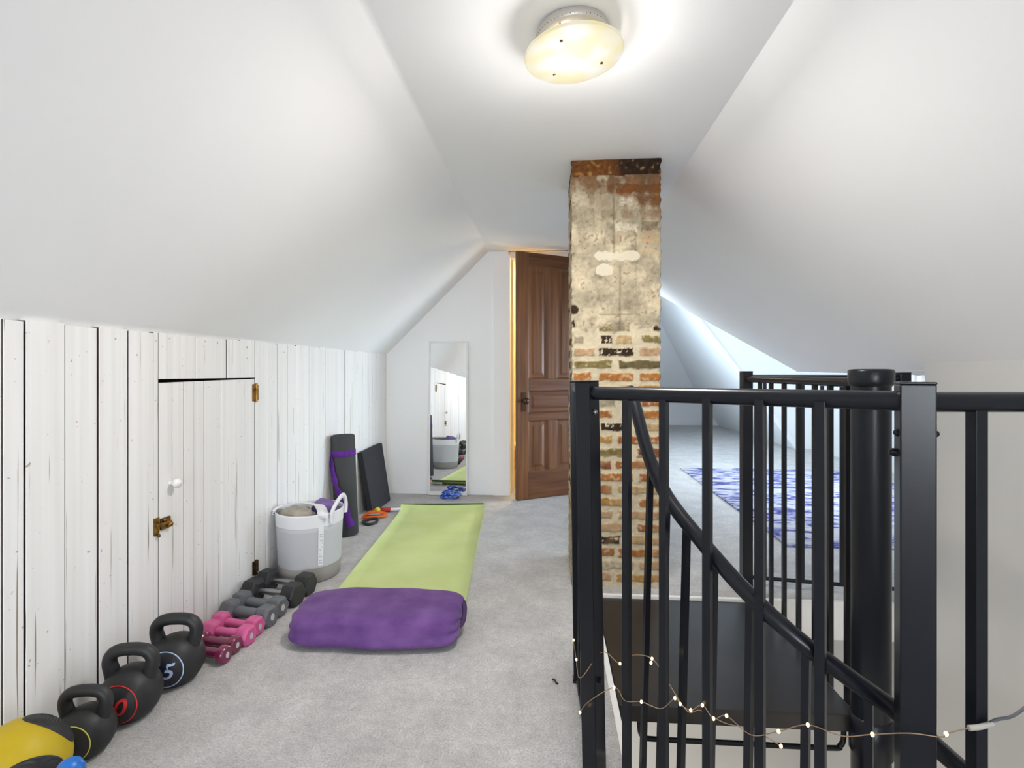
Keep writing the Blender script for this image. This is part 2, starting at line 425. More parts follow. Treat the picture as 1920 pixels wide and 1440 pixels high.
for i in range(len(gy)-1):
    g = max(gy[i][1], .0015)
    tt = random.uniform(-.004,.0015)
    board(w, gy[i][0]+gy[i][1]/2, gy[i+1][0]-gy[i+1][1]/2, 0, top(gy[i][0])+tt, top(gy[i+1][0])+tt+random.uniform(-.002,.002), 0)
ab = [(1.687,.003),(1.727,.002),(1.772,.001),(1.875,.002),(2.064,.0045),(2.16,.0015),(2.272,.0015)]
for i in range(len(ab)-1):
    tt = random.uniform(-.004,.001)
    board(w, ab[i][0]+ab[i][1]/2, ab[i+1][0]-ab[i+1][1]/2, HZ1+.001, top(ab[i][0])+tt, top(ab[i+1][0])+tt, 0)
rb = [(2.272,.002),(2.32,.0008),(2.37,.0012),(2.42,.0008),(2.467,.0012),(2.52,.0008),(2.572,.0015),(2.617,.0008),(2.662,.001),(2.735,.001),(2.809,.0012),(2.875,.001),(2.945,.0012),(3.02,.001),(3.093,.0015),(3.2,.001),(3.318,.0075),(3.42,.001),(3.516,.002),(3.63,.001),(3.75,.002),(3.84,.001),(3.928,.002),(4.05,.0015),(4.19,.001)]
for i in range(len(rb)-1):
    tt = random.uniform(-.006,.001) - (.004 if i > 15 else 0)
    board(w, rb[i][0]+rb[i][1]/2, rb[i+1][0]-rb[i+1][1]/2, 0, top(rb[i][0])+tt, top(rb[i+1][0])+tt, 0)
wl = struct(w.build('wall_left', [M['board'], M['edge']]), 'low knee wall of worn white painted vertical boards')
t = MB(); t.box(XL-.06, XL-.03, YR, 4.2, 0, 1.2); t.build('backing', M['dark'], wl)
# hatch
hd = struct(MB().build('door_1', M['board']), 'small white board hatch set in the knee wall, with brass catch')
h = MB(); hb = [(HY0+.002,0),(1.75,.0016),(1.812,.003),(1.868,.0016),(1.924,.003),(2.03,.0012),(2.131,.0035),(2.2,.001),(HY1-.003,0)]
hz = lambda y: .966 + (y-HY0)*.0145
for i in range(len(hb)-1):
    board(h, hb[i][0]+hb[i][1]/2, hb[i+1][0]-hb[i+1][1]/2, .012, hz(hb[i][0]), hz(hb[i+1][0]), 0)
hl = h.build('door_panel', [M['board'], M['edge']], hd)
k = MB(); K = Tr(XL, 1.74, .607) @ Ry(PI/2)
k.lathe([(.006,0),(.006,.014),(.012,.018),(.017,.026),(.0165,.034),(.010,.040),(1e-6,.0415)], 20, K)
k.build('knob', M['porcelain'], hd)
k = MB(); k.box(XL-.002, XL+.006, 1.665, 1.685, .44, .50); k.box(XL-.002, XL+.008, 1.692, 1.735, .452, .492)
k.tube([(XL+.012,1.668,.474),(XL+.012,1.728,.474)], .007, 10); k.ball((XL+.016,1.722,.466), .010); k.ball((XL+.014,1.70,.487), .007); k.ball((XL+.010,1.676,.438), .006)
k.build('latch', M['brass'], hd, bevel=.001)
for z0, z1, mm, nm in ((.872,.95,'brass','hinge'), (.075,.135,'old_hinge','hinge')):
    k = MB(); k.box(XL-.002, XL+.0045, HY1-.022, HY1-.002, z0, z1); k.box(XL-.002, XL+.0045, HY1+.002, HY1+.022, z0+.004, z1-.004)
    k.tube([(XL+.007,HY1,z0-.004),(XL+.007,HY1,z1+.004)], .0055, 10)
    k.build(nm, M[mm], hd)

# ------------------------------------------------------------------ brown panelled door, standing open
A = Vector((-.249,3.992,0)); B = Vector((.30,4.31,0)); LW = (B-A).length
dang = math.atan2(B.y-A.y, B.x-A.x)
dr = thing('wooden_door', 'brown stained five panel wooden door standing ajar behind the brick chimney', 'door', A, dang)
Z0, Z1, TH = .006, 1.957, .036
d = MB()
d.box(0, .10, 0, TH, Z0, Z1); d.box(LW-.10, LW, 0, TH, Z0, Z1)
d.build('stile', M['wood_v'], dr, bevel=.003)
d = MB()
for a, b in ((Z0,.222),(.625,.684),(.862,.955),(1.842,Z1)): d.box(.10, LW-.10, .0005, TH-.0005, a, b)
d.build('rail', M['wood_h'], dr, bevel=.003)
d = MB(); mc = LW/2
d.box(mc-.042, mc+.042, .0008, TH-.0008, .955, 1.842); d.box(mc-.042, mc+.042, .0008, TH-.0008, .222, .625)
d.build('mullion', M['wood_v'], dr, bevel=.003)
def panel(x0, x1, z0, z1, mm):
    m = MB(); i1, i2 = .012, .03; ya, yb = .013, .008
    for s_, yy in ((1, 0), (-1, TH)):
        pts = []
        for ins, dy in ((0,.004),(i1,ya),(i2,ya),(i2+.02,yb)):
            Y = yy + s_*dy
            pts += [(x0+ins,Y,z0+ins),(x1-ins,Y,z0+ins),(x1-ins,Y,z1-ins),(x0+ins,Y,z1-ins)]
        fs = [(r*4+i, r*4+(i+1) % 4, r*4+4+(i+1) % 4, r*4+4+i) for r in range(3) for i in range(4)] + [(12,13,14,15)]
        m.add(pts, fs)
    m.build('panel', mm, dr)
panel(.10, mc-.042, .955, 1.842, M['wood_v']); panel(mc+.042, LW-.10, .955, 1.842, M['wood_v'])
panel(.10, LW-.10, .684, .862, M['wood_h'])
panel(.10, mc-.042, .222, .625, M['wood_v']); panel(mc+.042, LW-.10, .222, .625, M['wood_v'])
k = MB(); K = Tr(.055, 0, .785) @ Rx(PI/2)
k.box(.035, .075, -.004, .002, .70, .85)
k.lathe([(.012,0),(.010,.02),(.014,.028),(.025,.036),(.027,.048),(.020,.058),(1e-6,.062)], 20, K)
k.build('knob', M['bronze'], dr)

# things in the hall, glimpsed in the door gap
b = MB(); b.box(-.46,-.16,4.62,4.95,0,.12); b.box(-.47,-.15,4.61,4.96,.10,.128)
tag(b.build('storage_box', M['box'], bevel=.004), 'cream lidded box on the hall floor, seen low in the door gap', 'box')
b = MB(); b.box(-.45,-.18,4.64,4.92,.129,.14)
for z in (.14,.19,.24):
    b.box(-.45,-.18,4.64,4.655,z,z+.042); b.box(-.45,-.18,4.905,4.92,z,z+.042); b.box(-.45,-.435,4.655,4.905,z,z+.042); b.box(-.195,-.18,4.655,4.905,z,z+.042)
tag(b.build('wooden_crate', M['crate'], bevel=.002), 'tan slatted crate stacked on the cream box in the door gap', 'crate')
b = MB(); b.rbox(.12,.11,.035, 4, 10, lambda q: q + Vector((0,0,.006*noise.noise(q*22))), 0, Tr(-.315,4.78,.318))
tag(b.build('folded_towel', M['box']), 'folded cream cloth on top of the tan crate', 'towel')

# ------------------------------------------------------------------ mirror
mx0, mx1, mz = -.991, -.666, 1.262
mr = thing('wall_mirror', 'tall narrow white framed mirror leaning on the back wall', 'mirror', ((mx0+mx1)/2, YB-.042, .003))
MW = (mx1-mx0)/2; ML = Rx(-.024)
m = MB()
for a in ((-MW,-MW+.014,-.012,.012,0,mz),(MW-.014,MW,-.012,.012,0,mz),(-MW+.014,MW-.014,-.012,.012,0,.03),(-MW+.014,MW-.014,-.012,.012,mz-.014,mz)): m.box(*a, 0, ML)
m.build('frame', M['trim'], mr, bevel=.002)
m = MB(); m.box(-MW+.013, MW-.013, -.004, .008, .029, mz-.013, 0, ML); m.build('mirror_glass', M['mirror'], mr)

# ------------------------------------------------------------------ brick chimney
def chimney():
    x0, x1, yf, yb = .104, .516, 2.42, 2.83
    Wd, Dp = x1-x0, yb-yf
    us = list(np.arange(0, Dp, .012)) + list(Dp+np.arange(0, Wd, .0036)) + list(Dp+Wd+np.arange(0, Dp+.001, .008))
    zs = list(np.arange(0, 2.001, .0042))
    CO = {k: np.array(lin(*v)[:3]) for k, v in dict(orange=(158,104,54), orange2=(148,94,54), olive=(120,106,66), olive2=(96,84,56), dark=(52,38,26),
          pink=(168,138,106), tan=(170,144,106), ochre=(160,122,70), red=(124,74,46), plaster=(170,157,132), white=(206,196,174), mort=(190,177,150), brown=(104,64,30), soot=(46,32,22), grey=(146,136,114)).items()}
    rows = {4:[(.30,.66,'olive'),(.92,1,'dark')], 3:[(.02,.14,'grey'),(.33,.46,'dark'),(.5,.68,'tan'),(.79,1,'olive')], 2:[(.03,.26,'pink'),(.31,.70,'dark'),(.76,1,'pink')],
            1:[(.03,.46,'olive'),(.53,1,'olive2')], 0:[(.02,.23,'orange'),(.31,.70,'orange'),(.76,1,'orange')], -1:[(.0,.46,'tan'),(.55,1,'ochre')],
            -2:[(.03,.24,'tan'),(.28,.5,'grey'),(.78,1,'orange2')], -3:[(.02,.46,'orange2'),(.72,1,'orange')], -4:[(.0,.2,'tan'),(.33,.6,'dark'),(.76,1,'tan')],
            -5:[(.02,.46,'ochre'),(.52,1,'orange2')], -6:[(0,.2,'tan'),(.27,.66,'olive'),(.74,1,'red')], -7:[(0,.45,'red'),(.5,1,'orange2')], -8:[(.02,.22,'tan'),(.3,.7,'orange'),(.76,1,'orange2')],
            -9:[(0,.46,'orange2'),(.52,1,'tan')], -10:[(0,.2,'pink'),(.3,.68,'ochre'),(.76,1,'orange')], -11:[(.0,.46,'pink'),(.53,1,'pink')], -12:[(.02,.25,'tan'),(.3,.66,'pink'),(.74,1,'orange2')],
            -13:[(0,.2,'plaster'),(.24,.55,'dark'),(.6,1,'tan')], -14:[(.0,.48,'orange2'),(.53,1,'orange')], -15:[(.02,.22,'tan'),(.28,.7,'plaster'),(.76,1,'pink')], -16:[(0,.45,'pink'),(.5,1,'ochre')]}
    rng = random.Random(3)
    side = {}
    for s_ in (0, 2):
        for k in range(-17, 18):
            e = [.28,.72] if k % 2 else [.5]
            e = [0]+e+[1]
            side[(s_,k)] = [(a+.02, b-.02, rng.choice(['plaster','plaster','tan','pink','brown','dark','orange2','grey'])) for a, b in zip(e[:-1], e[1:])]
    ch = .0586
    def layout(face, t, z):
        kk = (z-.9826)/ch; k = round(kk); dz = (kk-k)*ch
        if face == 1: L = rows.get(k, [])
        else: L = side.get((face,k), [])
        W = Wd if face == 1 else Dp
        jig = .010*noise.noise(Vector((t*9, z*60, face*7.0)))+.004*noise.noise(Vector((t*60, z*90, face)))
        for a, b, c in L:
            dx = min(t-a if a > .01 else 1, b-t if b < .99 else 1)*W
            dd = min(dx, .0200-abs(dz)) + jig*.8
            if dd > 0: return c, dd, k
        return None, 0, k
    up = {15:[(.03,.27,'grey',.6),(.30,.48,'brown',.8),(.50,1,'brown',.95)], 14:[(.04,.25,'plaster',.3),(.27,.47,'pink',.5),(.53,.70,'white',.7),(.74,1,'brown',.85)],
          13:[(.0,.26,'grey',.5),(.33,.52,'olive2',.6),(.55,.71,'brown',.55),(.76,.97,'grey',.35)], 12:[(.05,.42,'grey',.35),(.48,.74,'white',.65),(.77,.97,'dark',.7)],
          11:[(.0,.3,'plaster',.3),(.44,.56,'brown',.35),(.78,1,'tan',.6)], 10:[(.24,.44,'grey',.3),(.70,.98,'tan',.45)]}
    ell = lambda t, z, tc, zc, a, b: ((t-tc)/a)**2 + ((z-zc)/b)**2
    sm = lambda a, b, x: max(0, min(1, (x-a)/(b-a)))**2*(3-2*max(0, min(1, (x-a)/(b-a))))
    vs = []; cols = []
    for z in zs:
        for u in us:
            if u < Dp: face, t, px, py, nx, ny = 0, u/Dp, x0, yb-u, -1, 0
            elif u < Dp+Wd: face, t, px, py, nx, ny = 1, (u-Dp)/Wd, x0+u-Dp, yf, 0, -1
            else: face, t, px, py, nx, ny = 2, (u-Dp-Wd)/Dp, x1, yf+(u-Dp-Wd), 1, 0
            if abs(u-Dp) < .002: nx, ny = -.7, -.7
            if abs(u-Dp-Wd) < .003: nx, ny = .7, -.7
            P = Vector((px*1.0, py*1.0, z))
            n1 = noise.noise(P*14); n2 = noise.noise(P*55); n3 = noise.noise(P*140); n4 = noise.noise(Vector((px*30+py*30, 3.1, z*4)))
            c, dd, k = layout(face, t, z)
            disp = -.005 + .0016*n2 + .0008*n3
            col = CO['mort']*(1+.12*n1+.14*n2+.12*n3)
            if c:
                e = sm(0, .005, dd)
                bc = CO[c]*(1+.16*n1+.34*n2+.22*n3)
                if c == 'dark' and n2+n3*.6 > .42: bc = CO['mort']
                if c in ('orange','orange2','ochre','olive') and n1*.5+n2 > .36: bc = bc*.5+CO['mort']*.5
                col = col*(1-e)+bc*e; disp += e*(.0045+.0015*n1)
            if z < .62 and c and face == 1:
                q = sm(-.05,.45, noise.noise(P*Vector((9,9,13)).x if False else Vector((px*9,py*9,z*15)))+.1)
                col = col*(1-.6*q)+CO['tan']*(1+.1*n2)*.6*q
            # old plaster over the upper part
            edge = 1.215+.035*n1+.02*n2
            pw = sm(edge-.012, edge+.012, z) if face == 1 else .45*sm(1.0,1.3,z)*sm(-.1,.3,n1+n2*.5)
            if pw > 0:
                fr = noise.fractal(P*Vector((1,1,1)).x*11, .8, 2.1, 5)*.55; pc = CO['plaster']*max(.35,1+.34*n1+.85*fr+.22*n2+.2*n3)
                g = sm(.05,.5,noise.noise(Vector((px*7,2.2,z*7)))); pc = pc*(1-.5*g)+CO['grey']*1.05*.5*g
                kk = (z-.9826)/ch; jl = abs(kk-round(kk)-.5 if kk > round(kk) else kk-round(kk)+.5)
                pc = pc*(1-.08*sm(.14,.0,jl)*sm(-.1,.3,n1))
                if face == 1:
                    kq = round((z-.9826)/ch); dzq = abs((z-.9826)/ch-kq)*ch
                    for a_, b_, c_, al in up.get(kq, []) if z > 1.54 else []:
                        dd_ = min(min(t-a_ if a_ > .01 else 1, b_-t if b_ < .99 else 1)*Wd, .024-dzq)+.012*n2+.010*fr
                        e_ = sm(0,.006,dd_)*al*max(0,min(1,.75+.9*fr+.4*n3)); pc = pc*(1-e_)+CO[c_]*(1+.5*fr+.3*n3)*e_
                    st = sm(1.62,1.90,z+.13*(t-.45)+.06*n1)*sm(-.2,.4,fr*1.6+.5*n4+(z-1.80)*2+.6*(t-.40)); pc = pc*(1-.85*st)+CO['brown']*max(.3,.8+.9*fr)*.85*st
                    sp_k = sm(.42,.55,noise.noise(P*75)+.5*fr-.05*(z < 1.55)); pc = pc*(1-.45*sp_k)+CO['brown']*.9*.45*sp_k
                    for tc, za, zb, wd, al in ((.475,1.53,1.84,.011,.65),(.545,1.17,1.52,.012,.6),(.72,1.55,1.68,.010,.5),(.725,1.25,1.5,.008,.25),(.38,1.57,1.68,.008,.4),(.25,1.63,1.78,.010,.3),(.60,1.62,1.69,.05,.25),(.28,1.57,1.60,.016,.45)):
                        if za < z < zb:
                            q = math.exp(-((t-tc-.004*n1)/wd)**2)*al*sm(0,.03,z-za)*sm(0,.03,zb-z)*(.75+.5*n4+.4*n2); q = max(0, min(1,q))
                            pc = pc*(1-q)+np.array(lin(74,60,36)[:3])*q
                    for tc, zc, a, b in ((.48,1.549,.24,.024),(.40,1.487,.11,.024),(.2,1.09,.1,.018)):
                        q = sm(1.12,.85, ell(t,z,tc,zc,a,b)+.9*n1+.6*n2+1.6*fr); al = .85 if tc in (.48,.40) else .5
                        pc = pc*(1-al*q)+CO['white']*al*q
                    pass
                    q = sm(1.1,.7, ell(t,z,.5,1.275,.22,.005)+.4*n2); pc = pc*(1-.4*q)+np.array(lin(96,84,58)[:3])*.4*q
                    for tc, zc, a, b in ((.03,1.30,.05,.025),(.02,1.21,.02,.04),(.98,1.17,.04,.03)):
                        q = sm(1.1,.7, ell(t,z,tc,zc,a,b)+.5*n2); pc = pc*(1-q)+CO['dark']*q
                if z > 1.925+.006*n1:
                    q = sm(-.08,.08,t-.48+.10*n1+.08*n2); mixc = CO['brown']*1.0*(1-q)+CO['soot']*1.0*q; q = sm(.25,.6,n2+fr); mixc = mixc*(1-.45*q)+CO['ochre']*.45*q
                    if face != 1: mixc = CO['brown']
                    pc = mixc*(1+.5*n2+.4*n3)
                col = col*(1-pw)+pc*pw; disp = disp*(1-pw)+(.001+.0022*n1+.0012*n2)*pw
            rag = .009*noise.noise(Vector((face*3.0, 8.0, z*38))) if (abs(u-Dp) < .012 or abs(u-Dp-Wd) < .012) else 0
            vs.append((px+nx*(disp+rag), py+ny*(disp+rag), z)); cols.append((*[float(max(.005, q)) for q in col], 1))
    nu = len(us); fs = [(r*nu+i, r*nu+i+1, (r+1)*nu+i+1, (r+1)*nu+i) for r in range(len(zs)-1) for i in range(nu-1)]
    m = MB(); m.add(vs, fs, 0, True)
    o = m.build('brick_chimney', M['brick'])
    at = o.data.color_attributes.new('col', 'FLOAT_COLOR', 'POINT')
    at.data.foreach_set('color', [c for q in cols for c in q])
    tag(o, 'square brick chimney with peeling plaster above, standing at the far edge of the stairwell', 'chimney')
chimney()

# ------------------------------------------------------------------ ceiling lamp
lp = thing('ceiling_lamp', 'round warm glass ceiling lamp held by three screws', 'lamp', (.066,1.50,ZC))
lp.rotation_euler = (0, math.radians(-4), 0)
m = MB(); m.lathe([(.098,0),(.104,-.004),(.108,-.020),(.108,-.028),(.100,-.034),(.03,-.036),(1e-6,-.036)], 48); m.build('lamp_pan', M['pan'], lp)
m = MB()
for i in range(60):
    a = 2*PI*i/60; m.ball((.108*math.cos(a),.108*math.sin(a),-.025), .0013, 6, 4)
m.build('beaded_rim', M['bronze'], lp)
def lamp_glass():
    mt = bpy.data.materials.new('glowing_lamp_glass'); mt.use_nodes = True; nt = mt.node_tree; b = nt.nodes['Principled BSDF']
    b.inputs['Base Color'].default_value = (.10,.095,.08,1); b.inputs['Roughness'].default_value = .45; b.inputs['Specular IOR Level'].default_value = .2
    tc = nt.nodes.new('ShaderNodeTexCoord'); v = nt.nodes.new('ShaderNodeTexVoronoi'); v.inputs['Scale'].default_value = 9
    n = nt.nodes.new('ShaderNodeTexNoise'); n.inputs['Scale'].default_value = 11; n.inputs['Detail'].default_value = 1
    r = nt.nodes.new('ShaderNodeValToRGB'); e = r.color_ramp.elements
    e[0].position = .40; e[0].color = (1,.88,.52,1); e[1].position = .60; e[1].color = (1,.99,.94,1)
    nt.links.new(tc.outputs['Object'], n.inputs['Vector']); nt.links.new(n.outputs['Fac'], r.inputs[0])
    nt.links.new(r.outputs[0], b.inputs['Emission Color']); b.inputs['Emission Strength'].default_value = .38
    return mt
m = MB(); m.lathe([(1e-6,-.066),(.120,-.066),(.139,-.068),(.1435,-.072),(.1435,-.076),(.138,-.079),(.10,-.081),(1e-6,-.082)], 64)
m.build('glass_disc', lamp_glass(), lp)
for a in (245, 25, 128):
    ca, sa = math.cos(math.radians(a))*.092, math.sin(math.radians(a))*.092
    s = MB(); s.tube([(ca,sa,-.034),(ca,sa,-.081)], .0022, 8); s.ball((ca,sa,-.083), .0045, 12, 8, 0, (1,1,.6)); s.build('screw', M['bronze'], lp)
for i, a in enumerate((10, 130, 250)):
    bm = MB(); bm.ball((.055*math.cos(math.radians(a)), .055*math.sin(math.radians(a)), -.05), .011, 12, 8); bm.build('light_bulb', M['bulb'], lp)

# ------------------------------------------------------------------ spiral stair
PX, PY = .935, 1.565
st = thing('spiral_staircase', 'black metal spiral staircase with round centre pole, curved handrail and square landing', 'staircase', (0,0,0))
m = MB(); m.lathe([(.050,-2.6),(.050,.99)], 40, Tr(PX,PY,0)); m.build('centre_pole', M['black_metal'], st)
m = MB(); m.lathe([(.0505,.962),(.0565,.968),(.0575,.975),(.0575,1.006),(.055,1.011),(.042,1.013),(1e-6,1.013)], 40, Tr(PX,PY,0)); m.build('pole_cap', M['black_metal'], st)
m = MB(); m.lathe([(.0555,-.10),(.0555,.002),(.0505,.006)], 40, Tr(PX,PY,0))
m.build('landing_collar', M['black_metal'], st)
m = MB(); LZ = -.006
m.prism([(.213,1.575),(.905,1.575),(.905,2.318),(.213,2.318)], LZ-.006, LZ)
m.box(.213,.905,1.575,1.580,LZ-.050,LZ-.004); m.box(.213,.905,2.313,2.318,LZ-.050,LZ-.004); m.box(.213,.218,1.580,2.313,LZ-.050,LZ-.004); m.box(.900,.905,1.580,2.313,LZ-.050,LZ-.004)
m.build('landing_plate', M['black_plate'], st, bevel=.0015)
m = MB(); m.tube(smooth_path([(.275,1.59,-.05),(.275,1.59,-.085),(.283,1.59,-.108),(.31,1.59,-.116),(.55,1.59,-.116),(.83,1.59,-.116),(.862,1.59,-.108),(.872,1.59,-.085),(.872,1.59,-.05)],6), .0075, 10)
m.build('safety_bar', M['black_metal'], st)
# handrail
hc = Vector((.95,1.51,0)); hr = .72
hp = [(.228,1.475,.952),(.234,1.431,.919),(.252,1.333,.795),(.28,1.247,.707),(.334,1.137,.63),(.393,1.054,.563),(.463,.995,.503),(.55,.975,.442),(.632,.972,.384),(.739,.985,.288)]
for a in range(258, 400, 8):
    ar = math.radians(a); hp.append((hc.x+.52*math.cos(ar), hc.y+.52*math.sin(ar), .288-(a-248)*.0079))
m = MB(); m.tube(smooth_path(hp,6), .0165, 16); m.build('handrail', M['black_metal'], st)
hs = smooth_path(hp, 12)
def rail_at(ang):
    return min(hs, key=lambda p: abs((math.degrees(math.atan2(p.y-hc.y, p.x-hc.x)) % 360)-ang))
for i, ang in enumerate((195.3, 201.4, 207.5, 213.5, 220, 227.5, 235, 243, 251, 259, 268, 277)):
    p = rail_at(ang); out = Vector((p.x-hc.x, p.y-hc.y, 0)).normalized()
    tr = -.24*(1+int((ang-182)//28))
    q = Vector((p.x, p.y, tr+.01)) + out*(.028 if ang < 228 else .0)
    m = MB(); m.bar(p, q, .0135, ang=math.radians(ang)); m.build('baluster', M['black_metal'], st)
for k in range(8):
    a0, a1 = math.radians(180+28*k-2), math.radians(180+28*k+30)
    pts = [(PX+.06*math.cos(a0),PY+.06*math.sin(a0))] + [(PX+(.70 if k == 0 else .60)*math.cos(a0+(a1-a0)*i/8), PY+(.70 if k == 0 else .60)*math.sin(a0+(a1-a0)*i/8)) for i in range(9)] + [(PX+.06*math.cos(a1),PY+.06*math.sin(a1))]
    m = MB(); m.prism(pts, -.24*(k+1)-.045, -.24*(k+1)); m.build('tread', M['black_plate'], st, bevel=.001)
# landing guard from the pole to the corner post
m = MB(); m.tube([(.934,1.61,.972),(.922,2.46,.974)], .0155, 12); m.build('landing_rail', M['black_metal'], st)
for yy in (1.68,1.775,1.872,1.985,2.10,2.215,2.325):
    xx = .934-(yy-1.61)*.014
    m = MB(); m.bar((xx,yy,-.05),(xx,yy,.965),.0145); m.build('landing_baluster', M['black_metal'], st)

# ------------------------------------------------------------------ guard around the well, near side
g = thing('guard_railing', 'black metal guard railing on the near side of the stairwell, its bolted post in front', 'railing', (0,0,0))
def post(parent, p, q, w, ang, bolts=()):
    m = MB(); m.bar(p, q, w, ang=ang)
    d = (Vector(q)-Vector(p)).normalized(); q2 = Vector(q)+d*.004
    o = m.build('newel_post', M['black_metal'], parent, bevel=.002)
    m = MB(); m.bar(Vector(q), q2, w*1.02, ang=ang); m.build('post_cap', M['black_metal'], o, bevel=.0015)
    m = MB(); m.bar(Vector(p), Vector(p)+Vector((0,0,.005)), w*1.15, ang=ang); m.build('base_plate', M['black_metal'], o, bevel=.001)
    for c, axis in bolts:
        b = MB(); ax = Vector(axis).normalized(); c = Vector(c)
        b.tube([c-ax*.006, c+ax*.003], .007, 6); b.ball(c+ax*.003, .0055, 12, 8); b.build('bolt', M['chrome'] if axis[0] > .65 and c.z > .85 and c.x < .3 else M['black_metal'], o)
    return o
def balusters(parent, pts, z0, z1, w, ang):
    for x, y in pts:
        m = MB(); m.bar((x,y,z0),(x,y,z1), w, ang=ang); m.build('baluster', M['black_metal'], parent, bevel=.0008)
d45 = math.atan2(.878-1.28, .58-.105)
post(g, (.112,1.288,0), (.0935,1.287,.978), .043, d45, [((.1112,1.271,.905),(.7,-.7,0)), ((.125,1.271,.245),(.7,-.7,0))])
m = MB(); m.tube([(.10,1.284,.951),(.592,.890,.954)], .0166, 18); m.build('top_rail', M['black_metal'], g)
m = MB(); m.tube([(.115,1.284,.009),(.592,.890,.009)], .008, 12); m.build('bottom_rail', M['black_metal'], g)
balusters(g, [(.181,1.216),(.253,1.155),(.328,1.092),(.407,1.024),(.486,.958)], .009, .950, .0165, d45)
nl, nr = Vector((-math.cos(.393), math.sin(.393), 0)), Vector((math.cos(.393), -math.sin(.393), 0))
PC = Vector((.598,.886,0))
post(g, (.598,.886,0), (.598,.886,.982), .0475, -.393, [(PC+nl*.024+Vector((0,-.006,.902)), nl), (PC+nl*.024+Vector((0,.006,.868)), nl), (PC+nr*.024+Vector((0,0,.902)), nr)])
m = MB(); m.tube([(.60,.886,.953),(1.598,.94,.953)], .0166, 18); m.build('top_rail', M['black_metal'], g)
m = MB(); m.tube([(.60,.886,.009),(1.598,.94,.009)], .008, 12); m.build('bottom_rail', M['black_metal'], g)
balusters(g, [(.698+.1*i,.892+.0054*i) for i in range(9)], .009, .950, .020, .104)
# left side panel, away from the camera
m = MB(); m.tube([(.090,1.295,.951),(.088,1.68,.951)], .0155, 14); m.build('top_rail', M['black_metal'], g)
m = MB(); m.tube([(.11,1.295,.009),(.093,1.68,.009)], .008, 12); m.build('bottom_rail', M['black_metal'], g)
balusters(g, [(.0985,1.40),(.097,1.50),(.0955,1.59)], .009, .950, .0145, 0)
post(g, (.096,1.68,0), (.083,1.68,.972), .034, 0)

# far guard
g2 = thing('guard_railing', 'black metal guard railing at the far side of the stairwell behind the centre pole', 'railing', (0,0,0))
post(g2, (.922,2.478,0), (.922,2.478,1.006), .046, 0)
post(g2, (1.565,2.38,0), (1.555,2.38,1.0), .046, 0)
F0, F1 = Vector((.922,2.478,0)), Vector((1.555,2.38,0))
m = MB(); m.tube([F0+Vector((0,0,.978)), F1+Vector((0,0,.978))], .0155, 14); m.build('top_rail', M['black_metal'], g2)
m = MB(); m.tube([F0+Vector((0,0,.045)), F1+Vector((0,0,.045))], .009, 12); m.build('bottom_rail', M['black_metal'], g2)
balusters(g2, [tuple((F0+(F1-F0)*k)[:2]) for k in (.125,.25,.375,.5,.625,.75,.875)], .045, .975, .0145, -.15)

# ------------------------------------------------------------------ string lights on the guard
sl = thing('string_lights', 'copper wire string of tiny warm lights wound along the near black guard railing', 'lights', (0,0,0))
off = Vector((-.012,-.014,0))
front = [(.075,1.262,.17),(.095,1.25,.205),(.153,1.225,.257),(.175,1.205,.240),(.208,1.178,.256),(.245,1.148,.262),(.27,1.126,.300),(.279,1.118,.293),(.297,1.102,.291),(.316,1.086,.313),(.334,1.071,.296),(.354,1.054,.314),(.39,1.022,.300),(.428,.992,.330),(.465,.960,.366),(.505,.926,.372),(.539,.898,.396),(.575,.862,.425),(.615,.852,.428),(.632,.866,.424),(.66,.872,.428),(.683,.874,.431)]
back = [(.094,1.70,.12),(.078,1.66,.14),(.080,1.53,.15),(.075,1.40,.20),(.078,1.255,.26),(.13,1.28,.31),(.17,1.25,.30),(.195,1.225,.335),(.234,1.19,.348),(.262,1.162,.315),(.297,1.132,.27),(.32,1.112,.285),(.36,1.08,.282),(.40,1.046,.295),(.44,1.01,.29)]
m = MB(); m.tube(smooth_path(front,8), .0009, 6); m.build('wire', M['wire'], sl)
m = MB(); m.tube(smooth_path(back,8), .0009, 6); m.build('wire', M['wire'], sl)
m = MB(); m.tube(smooth_path([(.672,.874,.43),(.69,.875,.432),(.71,.876,.438)],6), .0042, 10); m.build('joint_sleeve', M['clearcord'], sl)
m = MB(); m.tube(smooth_path([(.70,.875,.435),(.715,.877,.443),(.742,.88,.448),(.765,.882,.463),(.785,.884,.478),(.83,.88,.47),(.88,.87,.44)],8), .0024, 10); m.build('cord', M['cord'], sl)
for p in [(.075,1.262,.17),(.153,1.225,.257),(.208,1.178,.256),(.270,1.126,.300),(.279,1.118,.293),(.297,1.102,.291),(.316,1.086,.313),(.334,1.071,.296),(.354,1.054,.314),(.428,.992,.330),(.465,.960,.366),(.539,.898,.396),(.632,.866,.424),
          (.078,1.66,.14),(.080,1.53,.15),(.17,1.25,.30),(.234,1.19,.348),(.231,1.187,.340),(.44,1.01,.29)]:
    b = MB(); b.ball(p, .0030, 10, 7, 0, (1,1,1.3)); b.build('led', M['bulb'], sl)

